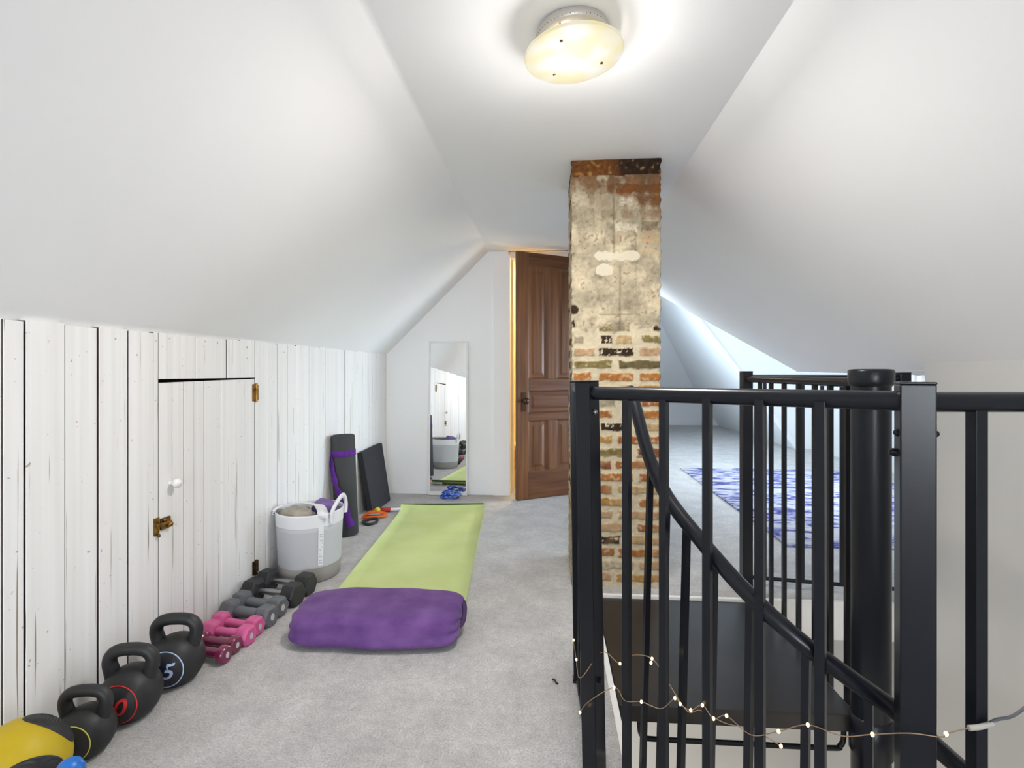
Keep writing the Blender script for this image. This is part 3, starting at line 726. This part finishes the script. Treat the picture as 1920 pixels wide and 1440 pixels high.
# ------------------------------------------------------------------ kettlebells
def text_mesh(body, size):
    cu = bpy.data.curves.new('t', 'FONT'); cu.body = body; cu.size = size; cu.align_x = 'CENTER'; cu.align_y = 'CENTER'; cu.offset = size*.012; cu.shear = .18
    o = bpy.data.objects.new('t', cu); C.objects.link(o)
    dg = bpy.context.evaluated_depsgraph_get(); me = bpy.data.meshes.new_from_object(o.evaluated_get(dg))
    bpy.data.objects.remove(o); bpy.data.curves.remove(cu)
    v = [tuple(q.co) for q in me.vertices]; fcs = [tuple(p.vertices) for p in me.polygons]
    bpy.data.meshes.remove(me); return v, fcs
def kettlebell(loc, rz, R, num, dmat, label, disc):
    t = thing('kettlebell', label, 'kettlebell', loc, rz, 'kettlebells along the board wall')
    zc = R*.88
    prof = [(1e-6,0),(R*.45,0)]
    a0 = math.acos(.62)
    th0 = -math.asin(min(1, zc/ R)) if zc < R else -PI/2
    for i in range(1, 25):
        a = -math.radians(61.6) + math.radians(151.6)*(i-1)/23
        prof.append((max(1e-6, R*math.cos(a)), zc+R*math.sin(a)*(1.0)))
    m = MB(); m.lathe(prof, 48); m.build('body', M['rubber'], t)
    hw = R*.74; H = zc+R
    path = [(-hw*.78,0,zc+R*.42),(-hw*.92,0,zc+R*.8),(-hw*1.03,0,H+R*.10),(-hw*.98,0,H+R*.34),(-hw*.74,0,H+R*.52),(-hw*.35,0,H+R*.59),(0,0,H+R*.60),(hw*.35,0,H+R*.59),(hw*.74,0,H+R*.52),(hw*.98,0,H+R*.34),(hw*1.03,0,H+R*.10),(hw*.92,0,zc+R*.8),(hw*.78,0,zc+R*.42)]
    P = smooth_path(path, 6); nP = len(P)
    rr = [R*(.225+.05*abs(2*i/(nP-1)-1)**3) for i in range(nP)]
    m = MB(); m.tube(P, rr, 18); m.build('handle', M['rubber'], t)
    # printed disc, ring and number follow the ball's front
    def onball(x, z, lift):
        q = R*R-x*x-z*z; return (x, -math.sqrt(max(q, 1e-6))-lift, zc+z)
    rd = R*.67
    m = MB(); n1 = 40; vs = [onball(0,0,.0006)]; fs = []
    for r_ in (.33,.66,1):
        for k in range(n1): vs.append(onball(rd*r_*math.cos(2*PI*k/n1), rd*r_*math.sin(2*PI*k/n1), .0006))
    for k in range(n1): fs.append((0, 1+k, 1+(k+1) % n1))
    for j in range(2):
        for k in range(n1): fs.append((1+j*n1+k, 1+(j+1)*n1+k, 1+(j+1)*n1+(k+1) % n1, 1+j*n1+(k+1) % n1))
    m.add(vs, fs, 0, True); dc = m.build('label_disc', disc, t)
    m = MB(); ring = [onball(rd*math.cos(2*PI*k/64), rd*math.sin(2*PI*k/64), .0006) for k in range(64)]
    m.tube(ring, R*.022, 6, closed=True); m.build('ring', dmat, dc)
    v, fcs = text_mesh(num, R*.80)
    m = MB(); m.add([onball(x, y, .0012) for x, y, z in v], fcs); m.build('number', dmat, dc)
    return t
kettlebell((-1.208,1.580,0), .14, .082, '15', M['d_blue'], 'black kettlebell with pale blue ring and 15, nearest the maroon dumbbells', M['navy'])
kettlebell((-1.217,1.410,0), .14, .079, '10', M['d_red'], 'black kettlebell with red ring and 10, in the middle of the three', M['rubber'])
kettlebell((-1.216,1.262,0), .16, .067, '5', M['d_yellow'], 'smallest black kettlebell with thin yellow ring, beside the yellow ball', M['rubber'])

# ------------------------------------------------------------------ medicine ball and the blue thing before it
BR = .099; bc = Vector((-1.216,1.088,BR))
mb = thing('medicine_ball', 'yellow and black medicine ball in the bottom left corner', 'ball', (bc.x,bc.y,0))
m = MB(); m.ball((0,0,BR), BR, 48, 28); m.build('ball_body', M['ballyellow'], mb)
cw = Vector((1.112+.08,-1.14,.89)).normalized()
ir = Vector((1,0,0)); ir = Vector((.9973,.0727,0)); ir = (ir-cw*ir.dot(cw)).normalized(); iu = cw.cross(ir); iu = iu if iu.z > 0 else -iu
def cap(axis, half, elong, rib):
    ax = axis.normalized(); e1 = (ir-ax*ir.dot(ax)).normalized(); e2 = ax.cross(e1)
    m = MB(); n, rn = 48, 40; vs = []
    for i in range(rn+1):
        for k in range(n):
            a = 2*PI*k/n; rad = half*i/rn*(1/math.sqrt((math.cos(a)/elong)**2+math.sin(a)**2))
            dirv = ax*math.cos(rad)+(e1*math.cos(a)+e2*math.sin(a))*math.sin(rad)
            lift = .0016 if i < rn else -.001
            if rib and i < rn-2: lift += .0011*math.sin((dirv.dot(e1))*BR*PI*2/.0065)
            vs.append(Vector((0,0,BR))+dirv*(BR+lift))
    fs = [(i*n+k, (i+1)*n+k, (i+1)*n+(k+1) % n, i*n+(k+1) % n) for i in range(rn) for k in range(n)]
    m.add(vs, fs, 0, True); m.build('grip_panel', M['rubber'], mb)
cap(ir*.35+iu*.86+cw*.30, .40, 1.7, True)
cap(ir*.40-iu*.22+cw*.80, .46, 1.5, True)
cap(-ir*.9-iu*.1+cw*.2, .40, 1.3, True)
m = MB(); m.lathe([(.022,0),(.027,.004),(.028,.02),(.028,.14),(.0275,.168),(.025,.182),(.019,.193),(.010,.199),(1e-6,.2005)], 32, Tr(-.992,.992,0))
tag(m.build('blue_bottle', M['blue']), 'blue rounded plastic bottle in front of the yellow and black ball', 'bottle')

# ------------------------------------------------------------------ dumbbells
def dumbbell(label, L, Rt, kind, group, grip=.42):
    t = thing('dumbbell', label, 'dumbbell', (0,0,0), 0, group)
    vm = {'hex':M['hexrubber'],'grey':M['grey_vinyl'],'pink':M['pink_vinyl'],'maroon':M['maroon_vinyl']}[kind]
    n = 6 if kind in ('hex','pink','grey') else 40
    ap = Rt/math.cos(PI/n); hl = L*(.27 if kind != 'maroon' else .20)
    gr = Rt*{'hex':.30,'grey':.55,'pink':.48,'maroon':.55}[kind]
    m = MB(); KX = Tr(0,0,Rt) @ Ry(PI/2)
    m.lathe([(gr*.96,-L/2+hl*.8),(gr*.92,-L*.12),(gr*1.08,0),(gr*.92,L*.12),(gr*.96,L/2-hl*.8)] if kind == 'hex' else [(gr,-L/2+hl*.8),(gr,L/2-hl*.8)], 20, KX)
    m.build('grip', M['chrome'] if kind == 'hex' else vm, t)
    for sg in (-1, 1):
        b = Rt*.22; a, c = (L/2-hl), L/2
        pr = [(ap*.62,a),(ap*.97,a+b),(ap,a+b*1.7),(ap,c-b*1.5),(ap*.94,c-b*.5),(ap*.80,c)] if kind != 'hex' else [(ap*.70,a),(ap*.96,a+b*.8),(ap,a+b*1.3),(ap,c-b*.9),(ap*.95,c-b*.35),(ap*.86,c)]
        KS = Tr(0,0,Rt) @ Ry(PI/2*sg) @ Rz(PI/6 if n == 6 else 0)
        KS = Tr(0,0,Rt) @ Ry(PI/2*sg) @ Rz(0 if n != 6 else PI/6)
        m = MB(); m.lathe(pr, n, KS, 0, n != 6)
        h = m.build('weight_head', vm, t, bevel=Rt*.16 if n == 6 else 0, seg=4)
        if n == 6:
            for p in h.data.polygons: p.use_smooth = False
        if kind in ('grey','pink','maroon'):
            m = MB(); x = sg*(L/2+.0006)
            w_, h_ = Rt*.26, Rt*.36
            pts = [(0 if False else x, w_*math.cos(2*PI*i/20), Rt+h_*math.sin(2*PI*i/20)) for i in range(20)]
            m.add(pts, [tuple(range(20))]); m.build('end_emblem', M['decal'], h)
    return t
def place(o, a, b):
    a, b = Vector((*a,0)), Vector((*b,0)); o.location = (a+b)/2; o.rotation_euler = (0,0,math.atan2(b.y-a.y, b.x-a.x))
G = 'paired dumbbells along the board wall'
p = dumbbell('maroon dumbbell nearest the largest kettlebell, front one of the maroon pair', .165, .030, 'maroon', G); place(p, (-1.27,1.715), (-1.105,1.688))
q = dup(p, (0,0,0), 0, 'maroon dumbbell tucked against the pink pair, rear one of the maroon pair'); place(q, (-1.275,1.779), (-1.108,1.752))
p = dumbbell('pink dumbbell beside the maroon pair, front one of the pink pair', .205, .033, 'pink', G); place(p, (-1.29,1.846), (-1.10,1.812))
q = dup(p, (0,0,0), 0, 'pink dumbbell beside the grey pair, rear one of the pink pair'); place(q, (-1.30,1.914), (-1.105,1.880))
p = dumbbell('grey dumbbell beside the pink pair, front one of the grey pair', .238, .039, 'grey', G); place(p, (-1.325,2.0), (-1.085,1.945))
q = dup(p, (0,0,0), 0, 'grey dumbbell beside the black pair, rear one of the grey pair'); place(q, (-1.325,2.080), (-1.088,2.027))
p = dumbbell('black hex dumbbell beside the grey pair, front one of the black pair', .262, .046, 'hex', G); place(p, (-1.335,2.172), (-1.07,2.130))
q = dup(p, (0,0,0), 0, 'black hex dumbbell touching the laundry bin, rear one of the black pair'); place(q, (-1.335,2.281), (-1.066,2.239))

# ------------------------------------------------------------------ laundry bin
bx, by = -1.190, 2.475
bn = thing('laundry_bin', 'soft white and grey round laundry bin with looped handles against the board wall', 'laundry bin', (bx,by,0))
SX, SY = .96, 1.0
def ring_wall(r0, r1, z0, z1, th=.004, steps=8):
    m = MB(); pr = [(r0+(r1-r0)*i/steps, z0+(z1-z0)*i/steps) for i in range(steps+1)]
    pr = [(max(1e-6, r), z) for r, z in pr] + [(r-th, z) for r, z in reversed(pr)]
    m.lathe(pr, 56, None, 0, True, SX, SY); return m
rz_ = lambda z: .148+.016*z/.33
m = ring_wall(rz_(.072), rz_(.27), .072, .27); m.lathe([(.12,.02),(1e-6,.021)], 40); m.build('bin_wall', M['canvas'], bn)
m = MB(); m.lathe([(1e-6,0),(.140,0),(.147,.01),(rz_(.075)+.001,.075),(rz_(.075)-.004,.075),(.13,.02),(1e-6,.02)], 56, None, 0, True, SX, SY); m.build('bin_base', M['canvasbase'], bn)
m = ring_wall(rz_(.268)+.001, rz_(.33)+.001, .268, .33); m.build('rim_band', M['canvasband'], bn)
# handles: flat loops
def loop(pts, w):
    P = smooth_path(pts, 8); m = MB(); n = len(P); vs = []
    for i, p in enumerate(P):
        t_ = (P[min(n-1,i+1)]-P[max(0,i-1)]).normalized(); rad = Vector((p.x,p.y,0)).normalized()
        sd = t_.cross(rad).normalized()
        for s1, s2 in ((-1,-1),(1,-1),(1,1),(-1,1)): vs.append(p+sd*s1*w/2+rad*s2*.0025)
    fs = [(i*4+k, i*4+(k+1) % 4, (i+1)*4+(k+1) % 4, (i+1)*4+k) for i in range(n-1) for k in range(4)]
    m.add(vs, fs, 0, True); return m
def pol(a, r, z): return (r*math.cos(math.radians(a)), r*math.sin(math.radians(a)), z)
m = MB(); m.tube(smooth_path([pol(-30,.168,.285),pol(-29,.171,.335),pol(-16,.166,.376),pol(4,.158,.390),pol(20,.162,.376),pol(28,.170,.335),pol(29,.168,.29)],8), .0085, 10, flat=1.5); m.build('handle', M['canvasband'], bn)
P = smooth_path([pol(207,.170,.315),pol(206,.162,.338),pol(195,.120,.350),pol(165,.052,.352),pol(-20,.045,.350),pol(-38,.11,.347),pol(-44,.158,.338),pol(-46,.171,.318)],8); n_ = len(P); vs = []
for i, p_ in enumerate(P):
    d_ = (P[min(n_-1,i+1)]-P[max(0,i-1)]); d_.z = 0; sd = d_.normalized().cross(Vector((0,0,1)))
    for s1, s2 in ((-1,-1),(1,-1),(1,1),(-1,1)): vs.append(p_+sd*s1*.024+Vector((0,0,s2*.002+.004*s1)))
m = MB(); m.add(vs, [(i*4+k, i*4+(k+1) % 4, (i+1)*4+(k+1) % 4, (i+1)*4+k) for i in range(n_-1) for k in range(4)], 0, True); m.build('handle', M['canvasband'], bn)
m = MB(); a0 = -47
vs = []; fs = []
for i in range(9):
    for j in range(4):
        z = .085+.188*i/8; a = a0-4.6+9.2*j/3; vs.append(pol(a, rz_(z)+.0016, z))
for i in range(8):
    for j in range(3): fs.append((i*4+j, i*4+j+1, (i+1)*4+j+1, (i+1)*4+j))
m.add(vs, fs, 0, True); sp = m.build('webbing_strip', M['canvasband'], bn)
m = MB()
for k, z in enumerate((.105,.135,.168,.20,.23)):
    for dz in (-.006, .006):
        for da in (-2.2, .8):
            if (k+int(dz > 0)+int(da > 0)) % 4 == 3: continue
            vs = [pol(a0+da+x, rz_(z+dz)+.0026, z+dz+zz) for x, zz in ((0,-.003),(1.6,-.003),(1.6,.003),(0,.003))]
            m.add(vs, [(0,1,2,3)])
m.build('printed_marks', M['print'], sp)
wob = lambda q: q + q.normalized()*.022*noise.noise(q*16) + q.normalized()*.018*abs(noise.noise(q*34))
m = MB(); m.rbox(.088,.065,.07, 3, 16, wob, 0, Tr(bx-.030,by-.052,.268) @ Rz(-.5))
tag(m.build('beige_cloth', M['beige']), 'crumpled beige cloth inside the laundry bin', 'cloth')
m = MB(); m.rbox(.060,.055,.08, 3, 16, wob, 0, Tr(bx+.068,by+.040,.275) @ Rz(-.3))
tag(m.build('lilac_cloth', M['lilac']), 'lilac purple cloth stuffed in the laundry bin', 'cloth')

# ------------------------------------------------------------------ rolled charcoal mat with strap
rp, rq = Vector((-1.256,3.10,.003)), Vector((-1.281,3.10,.615)); ax = (rq-rp).normalized(); RR = .071
rm = thing('rolled_mat', 'charcoal rolled exercise mat standing upright with a violet strap', 'exercise mat', (0,0,0))
RM = Matrix.Translation(rp) @ Vector((0,0,1)).rotation_difference(ax).to_matrix().to_4x4()
LZ_ = (rq-rp).length
m = MB(); m.lathe([(.018,.02),(.018,0),(RR-.004,0),(RR,.004),(RR,LZ_-.004),(RR-.004,LZ_),(RR-.012,LZ_+.001)], 48, RM)
sp_ = []
for i in range(160):
    a = i/160*2*PI*4.5; r = .016+(RR-.022)*i/160; sp_.append(RM @ Vector((r*math.cos(a), r*math.sin(a), LZ_-.001)))
m.lathe([(RR-.006,LZ_-.006),(.018,LZ_-.006),(.018,LZ_-.07),(1e-6,LZ_-.07)], 40, RM)
m.tube(sp_, .0042, 8); m.build('mat_roll', M['darkfoam'], rm)
m = MB(); zz = .505
m.lathe([(RR+.0005,zz-.02),(RR+.0028,zz-.018),(RR+.0028,zz+.018),(RR+.0005,zz+.02)], 48, RM); ss = m.build('strap', M['strap'], rm)
tl = []
for i in range(30):
    t_ = i/29; a = math.radians(214+ 100*t_**.9); rad = RR+.006+.012*math.sin(PI*t_)**2; z = .49-.43*t_
    tl.append((RM @ Vector((rad*math.cos(a), rad*math.sin(a), z)), RM.to_3x3() @ Vector((math.cos(a), math.sin(a), 0))))
vs = []; fs = []
for i, (p_, nr_) in enumerate(tl):
    d_ = (tl[min(29,i+1)][0]-tl[max(0,i-1)][0]).normalized(); sd = d_.cross(nr_).normalized()
    tw = .6*math.sin(i/29*PI*2.2); wd = (.019+.004*math.sin(i*.7))*(1 if i < 14 else 1.25) * (.55 if 11 <= i <= 13 else 1)
    sd2 = (sd*math.cos(tw)+nr_*math.sin(tw)*.4).normalized()
    for s1, s2 in ((-1,-1),(1,-1),(1,1),(-1,1)): vs.append(p_+sd2*s1*wd+nr_*s2*.0014)
fs = [(i*4+k, i*4+(k+1) % 4, (i+1)*4+(k+1) % 4, (i+1)*4+k) for i in range(29) for k in range(4)]
m = MB(); m.add(vs, fs, 0, True); m.build('strap_tail', M['strap'], ss)

# black foam slab leaning on the board wall
m = MB(); c0, c1 = 3.56, 3.93
m.slab([(-1.252,c0,.006),(-1.240,c1,.006),(-1.318,c1+.03,.452),(-1.318,c0-.03,.442)], -.036)
tag(m.build('foam_slab', M['slab'], bevel=.003), 'black foam slab leaning on the board wall behind the rolled mat', 'foam slab')

# orange strip, red rod, black ring on the carpet
rb_ = thing('resistance_band', 'crumpled orange and yellow rubber band on the carpet beneath the black slab', 'resistance band', (-1.222,3.475,0)); rb_.scale = (.72,.72,.85)
def ribbon(pts, w, th, mm, nm, par):
    P = smooth_path(pts, 8); n = len(P); vs = []
    for i, p_ in enumerate(P):
        d_ = (P[min(n-1,i+1)]-P[max(0,i-1)]).normalized(); sd = d_.cross(Vector((0,0,1))).normalized(); up = sd.cross(d_)
        for s1, s2 in ((-1,-1),(1,-1),(1,1),(-1,1)): vs.append(p_+sd*s1*w/2+up*s2*th/2)
    fs = [(i*4+k, i*4+(k+1) % 4, (i+1)*4+(k+1) % 4, (i+1)*4+k) for i in range(n-1) for k in range(4)]
    fs += [(3,2,1,0), ((n-1)*4,(n-1)*4+1,(n-1)*4+2,(n-1)*4+3)]
    m = MB(); m.add(vs, fs, 0, True); return m.build(nm, mm, par)
ribbon([(-.08,-.04,.02),(-.03,-.03,.045),(.03,.0,.05),(.085,.03,.03),(.10,.01,.015),(.05,-.04,.018),(-.02,-.06,.02),(-.07,-.05,.016)], .075, .012, M['orange'], 'orange_strip', rb_)
ribbon([(.0,.03,.05),(.03,.035,.07),(.05,.02,.05)], .04, .008, M['yellow'], 'yellow_strip', rb_)
rd_ = thing('massage_stick', 'white rod with red grip poking from beside the green mat far corner', 'massage stick', (0,0,0))
m = MB(); m.tube([(-1.222,3.597,.018),(-1.212,3.599,.018),(-1.145,3.615,.018),(-1.14,3.616,.018)], [.012,.017,.017,.013], 14); m.build('grip', M['red'], rd_)
m = MB(); m.tube([(-1.142,3.616,.018),(-.98,3.655,.018)], .0115, 14); m.build('rod', M['white'], rd_)
m = MB(); m.tube([(-1.195+.045*math.cos(2*PI*i/28), 3.345+.062*math.sin(2*PI*i/28), .010+.004*math.sin(4*PI*i/28)) for i in range(28)], .0095, 10, closed=True)
tag(m.build('rubber_ring', M['rubber']), 'black rubber ring lying on the carpet beside the rolled mat', 'ring')

# blue coil at the mirror
m = MB()
for k in range(5):
    rr_ = .058-.004*(k % 3)
    m.tube([(-.795+rr_*1.25*math.cos(2*PI*i/28)+.006*k, 4.045+rr_*.5*math.sin(2*PI*i/28)-.004*k, .016+.008*k+.014*math.sin(2*PI*i/28+1.3*k)) for i in range(28)], .0075, 8, closed=True)
tag(m.build('coiled_rope', M['bluecoil']), 'small blue and white coiled rope at the foot of the mirror', 'rope')

# ------------------------------------------------------------------ lime mat and purple bolster
ma = math.atan2(-.363+.481, 2.161-3.74)
O = Vector((-.776,3.70,0)); dv = Vector((.118,-1.579,0)).normalized(); sv = Vector((-dv.y, dv.x, 0)); sv = sv if sv.x > 0 else -sv
m = MB(); LEN = 1.76; n = 60; hw = .302
cen = []
for i in range(n+1):
    s_ = LEN*i/n
    u_ = max(0, .11-s_)/.11
    z = .003 + .040*u_**1.7
    cen.append((s_ + .016*u_, z))
cen = [(.020+.014*math.cos(a), .040+.014*math.sin(a)-.003) for a in (PI*1.5, PI*1.25, PI, PI*.75)][:0] + cen
vs = []
for s_, z in cen:
    p_ = O+dv*s_
    for k in range(9):
        x = -hw+2*hw*k/8
        zz = z + .004*max(0, 1-s_/.25)*math.cos(k/8*PI*2)
        vs.append(p_+sv*x+Vector((0,0,zz+.002)))
nv = len(vs)
vs += [v-Vector((0,0,.005)) for v in vs]
fs = []; mi = []
for i in range(n):
    for k in range(8):
        a = i*9+k; fs.append((a, a+9, a+10, a+1))
m.add(vs, [tuple(reversed(f_)) for f_ in fs], 0, True)
fs2 = [tuple(x+nv for x in f_) for f_ in fs]
fs2 += [(k, k+1, nv+k+1, nv+k) for k in range(8)] + [(n*9+k+1, n*9+k, nv+n*9+k, nv+n*9+k+1) for k in range(8)]
for i in range(n):
    fs2 += [(i*9, nv+i*9, nv+i*9+9, i*9+9), (i*9+8, i*9+17, nv+i*9+17, nv+i*9+8)]
o_ = len(m.v)-len(vs)
for f_ in fs2: m.f.append(tuple(x+o_ for x in f_)); m.m.append(1 if False else 0); m.sm.append(False)
gm = m.build('yoga_mat', M['matgreen'])
# curled end shows the dark underside
tag(gm, 'lime green yoga mat unrolled on the carpet, far end curling up', 'yoga mat')
m = MB(); e = O+dv*.012
m.tube([e-sv*(hw-.004)+Vector((0,0,.043)), e+sv*(hw-.004)+Vector((0,0,.046))], .0075, 12)
m.build('curled_edge', M['matunder'], gm)

bo = thing('bolster', 'plump purple velvet yoga bolster lying across the near end of the green mat', 'bolster', (-.651,1.918,.006), math.radians(2.2))
HX, HYb, HZb = .313, .146, .061
def soft(q):
    w_ = .010*noise.noise(q*7)+.004*noise.noise(Vector((q.x*9,q.y*24,q.z*24)))
    e_ = abs(q.x)/HX
    if e_ > .8: w_ += .004*math.sin(math.atan2(q.z*2.2, q.y)*9)*(e_-.8)/.2
    sag = 1-.05*(q.x/HX)**2
    v = Vector((q.x, q.y*(1+.02*math.cos(q.x*9)), q.z*sag*(1.02-.10*(q.y/HYb)**2)))
    v += q.normalized()*w_
    v.z = max(v.z+HZb*.97, 0)
    # top leans back a little, left end rounded off
    v.y += .02*(v.z/.13)
    return v
m = MB(); m.rbox(HX, HYb, HZb, 5.5, 28, soft); m.build('cushion', M['velvet'], bo)
m = MB(); hp_ = smooth_path([(HX*.96,.085,.098),(HX+.004,.070,.094),(HX+.012,.04,.078),(HX+.012,.005,.056),(HX+.004,-.02,.046),(HX*.96,-.026,.044)],6)
m.tube(hp_, .003, 8, flat=3); m.build('carry_handle', M['darkpurple'], bo)

# ------------------------------------------------------------------ rug in the far wing, scrap of thread on the carpet
m = MB(); m.box(1.37, 3.1, 3.05, 5.5, 0, .008)
tag(m.build('area_rug', M['rug'], bevel=.003), 'faded white and violet blue rug beyond the far guard railing', 'rug')
m = MB(); m.tube(smooth_path([(.010,1.672,.004),(.018,1.664,.007),(.022,1.656,.003),(.028,1.650,.004)],5), .0028, 8)
tag(m.build('thread_scrap', M['navy']), 'tiny dark blue scrap on the carpet near the left newel post', 'scrap')

# ------------------------------------------------------------------ light
def area(name, loc, rot, sx, sy, power, col, spread=PI):
    l = bpy.data.lights.new(name, 'AREA'); l.shape = 'RECTANGLE'; l.size = sx; l.size_y = sy; l.energy = power; l.color = col; l.spread = spread
    o = bpy.data.objects.new(name, l); C.objects.link(o); o.location = loc; o.rotation_euler = rot; return o
def point(name, loc, power, col, r=.02):
    l = bpy.data.lights.new(name, 'POINT'); l.energy = power; l.color = col; l.shadow_soft_size = r
    o = bpy.data.objects.new(name, l); C.objects.link(o); o.location = loc; return o
area('daylight_rear_window', (.05,YR-.08,1.1), (PI/2,0,0), 1.5, 1.2, 70, (.87,.935,1.0))          # faces +Y
area('daylight_wing_window', (.745,5.85,1.1), (0,-PI/2,0), 1.2, 2.4, 26, (.62,.81,1.0), 2.3)
area('added_dormer_fill', (3.44,4.2,1.0), (0,PI/2,0), 1.15, 1.7, 36, (.74,.87,1.0), 2.1)            # added light at the unseen dormer window, brightens the back of the attic
for i, a in enumerate((10, 130, 250)):
    point('lamp_bulb_light', (.066+.055*math.cos(math.radians(a)), 1.50+.055*math.sin(math.radians(a)), ZC-.050), 1.5, (1.0,.95,.88), .012)
area('lamp_glass_light', (.066,1.50,ZC-.088), (0,0,0), .26, .26, 10, (1.0,.96,.91))
point('lamp_glow', (.066,1.50,ZC-.22), 2.6, (1.0,.97,.93), .09)
point('hall_light', (.1,5.2,1.85), 18, (1.0,.84,.55), .05)
area('downstairs_light', (.2,.2,-.2), (0,0,0), .8, .8, 34, (1,.98,.94))

wd = bpy.data.worlds.new('sky'); sc.world = wd; wd.use_nodes = True
wd.node_tree.nodes['Background'].inputs[0].default_value = (.75,.86,1,1); wd.node_tree.nodes['Background'].inputs[1].default_value = .8

# ------------------------------------------------------------------ camera
cam = bpy.data.cameras.new('camera'); co = bpy.data.objects.new('camera', cam); C.objects.link(co)
cam.sensor_width = 36; cam.lens = 18; cam.shift_y = -20/1920; cam.clip_start = .02
co.location = (0,0,1.0); co.rotation_euler = (PI/2, 0, math.radians(4.17))
sc.camera = co
sc.view_settings.view_transform = 'Standard'; sc.view_settings.look = 'None'; sc.view_settings.gamma = 1; sc.view_settings.exposure = .94
sc.view_settings.use_curve_mapping = False
sc.cycles.max_bounces = 12; sc.cycles.diffuse_bounces = 8; sc.cycles.use_denoising = True
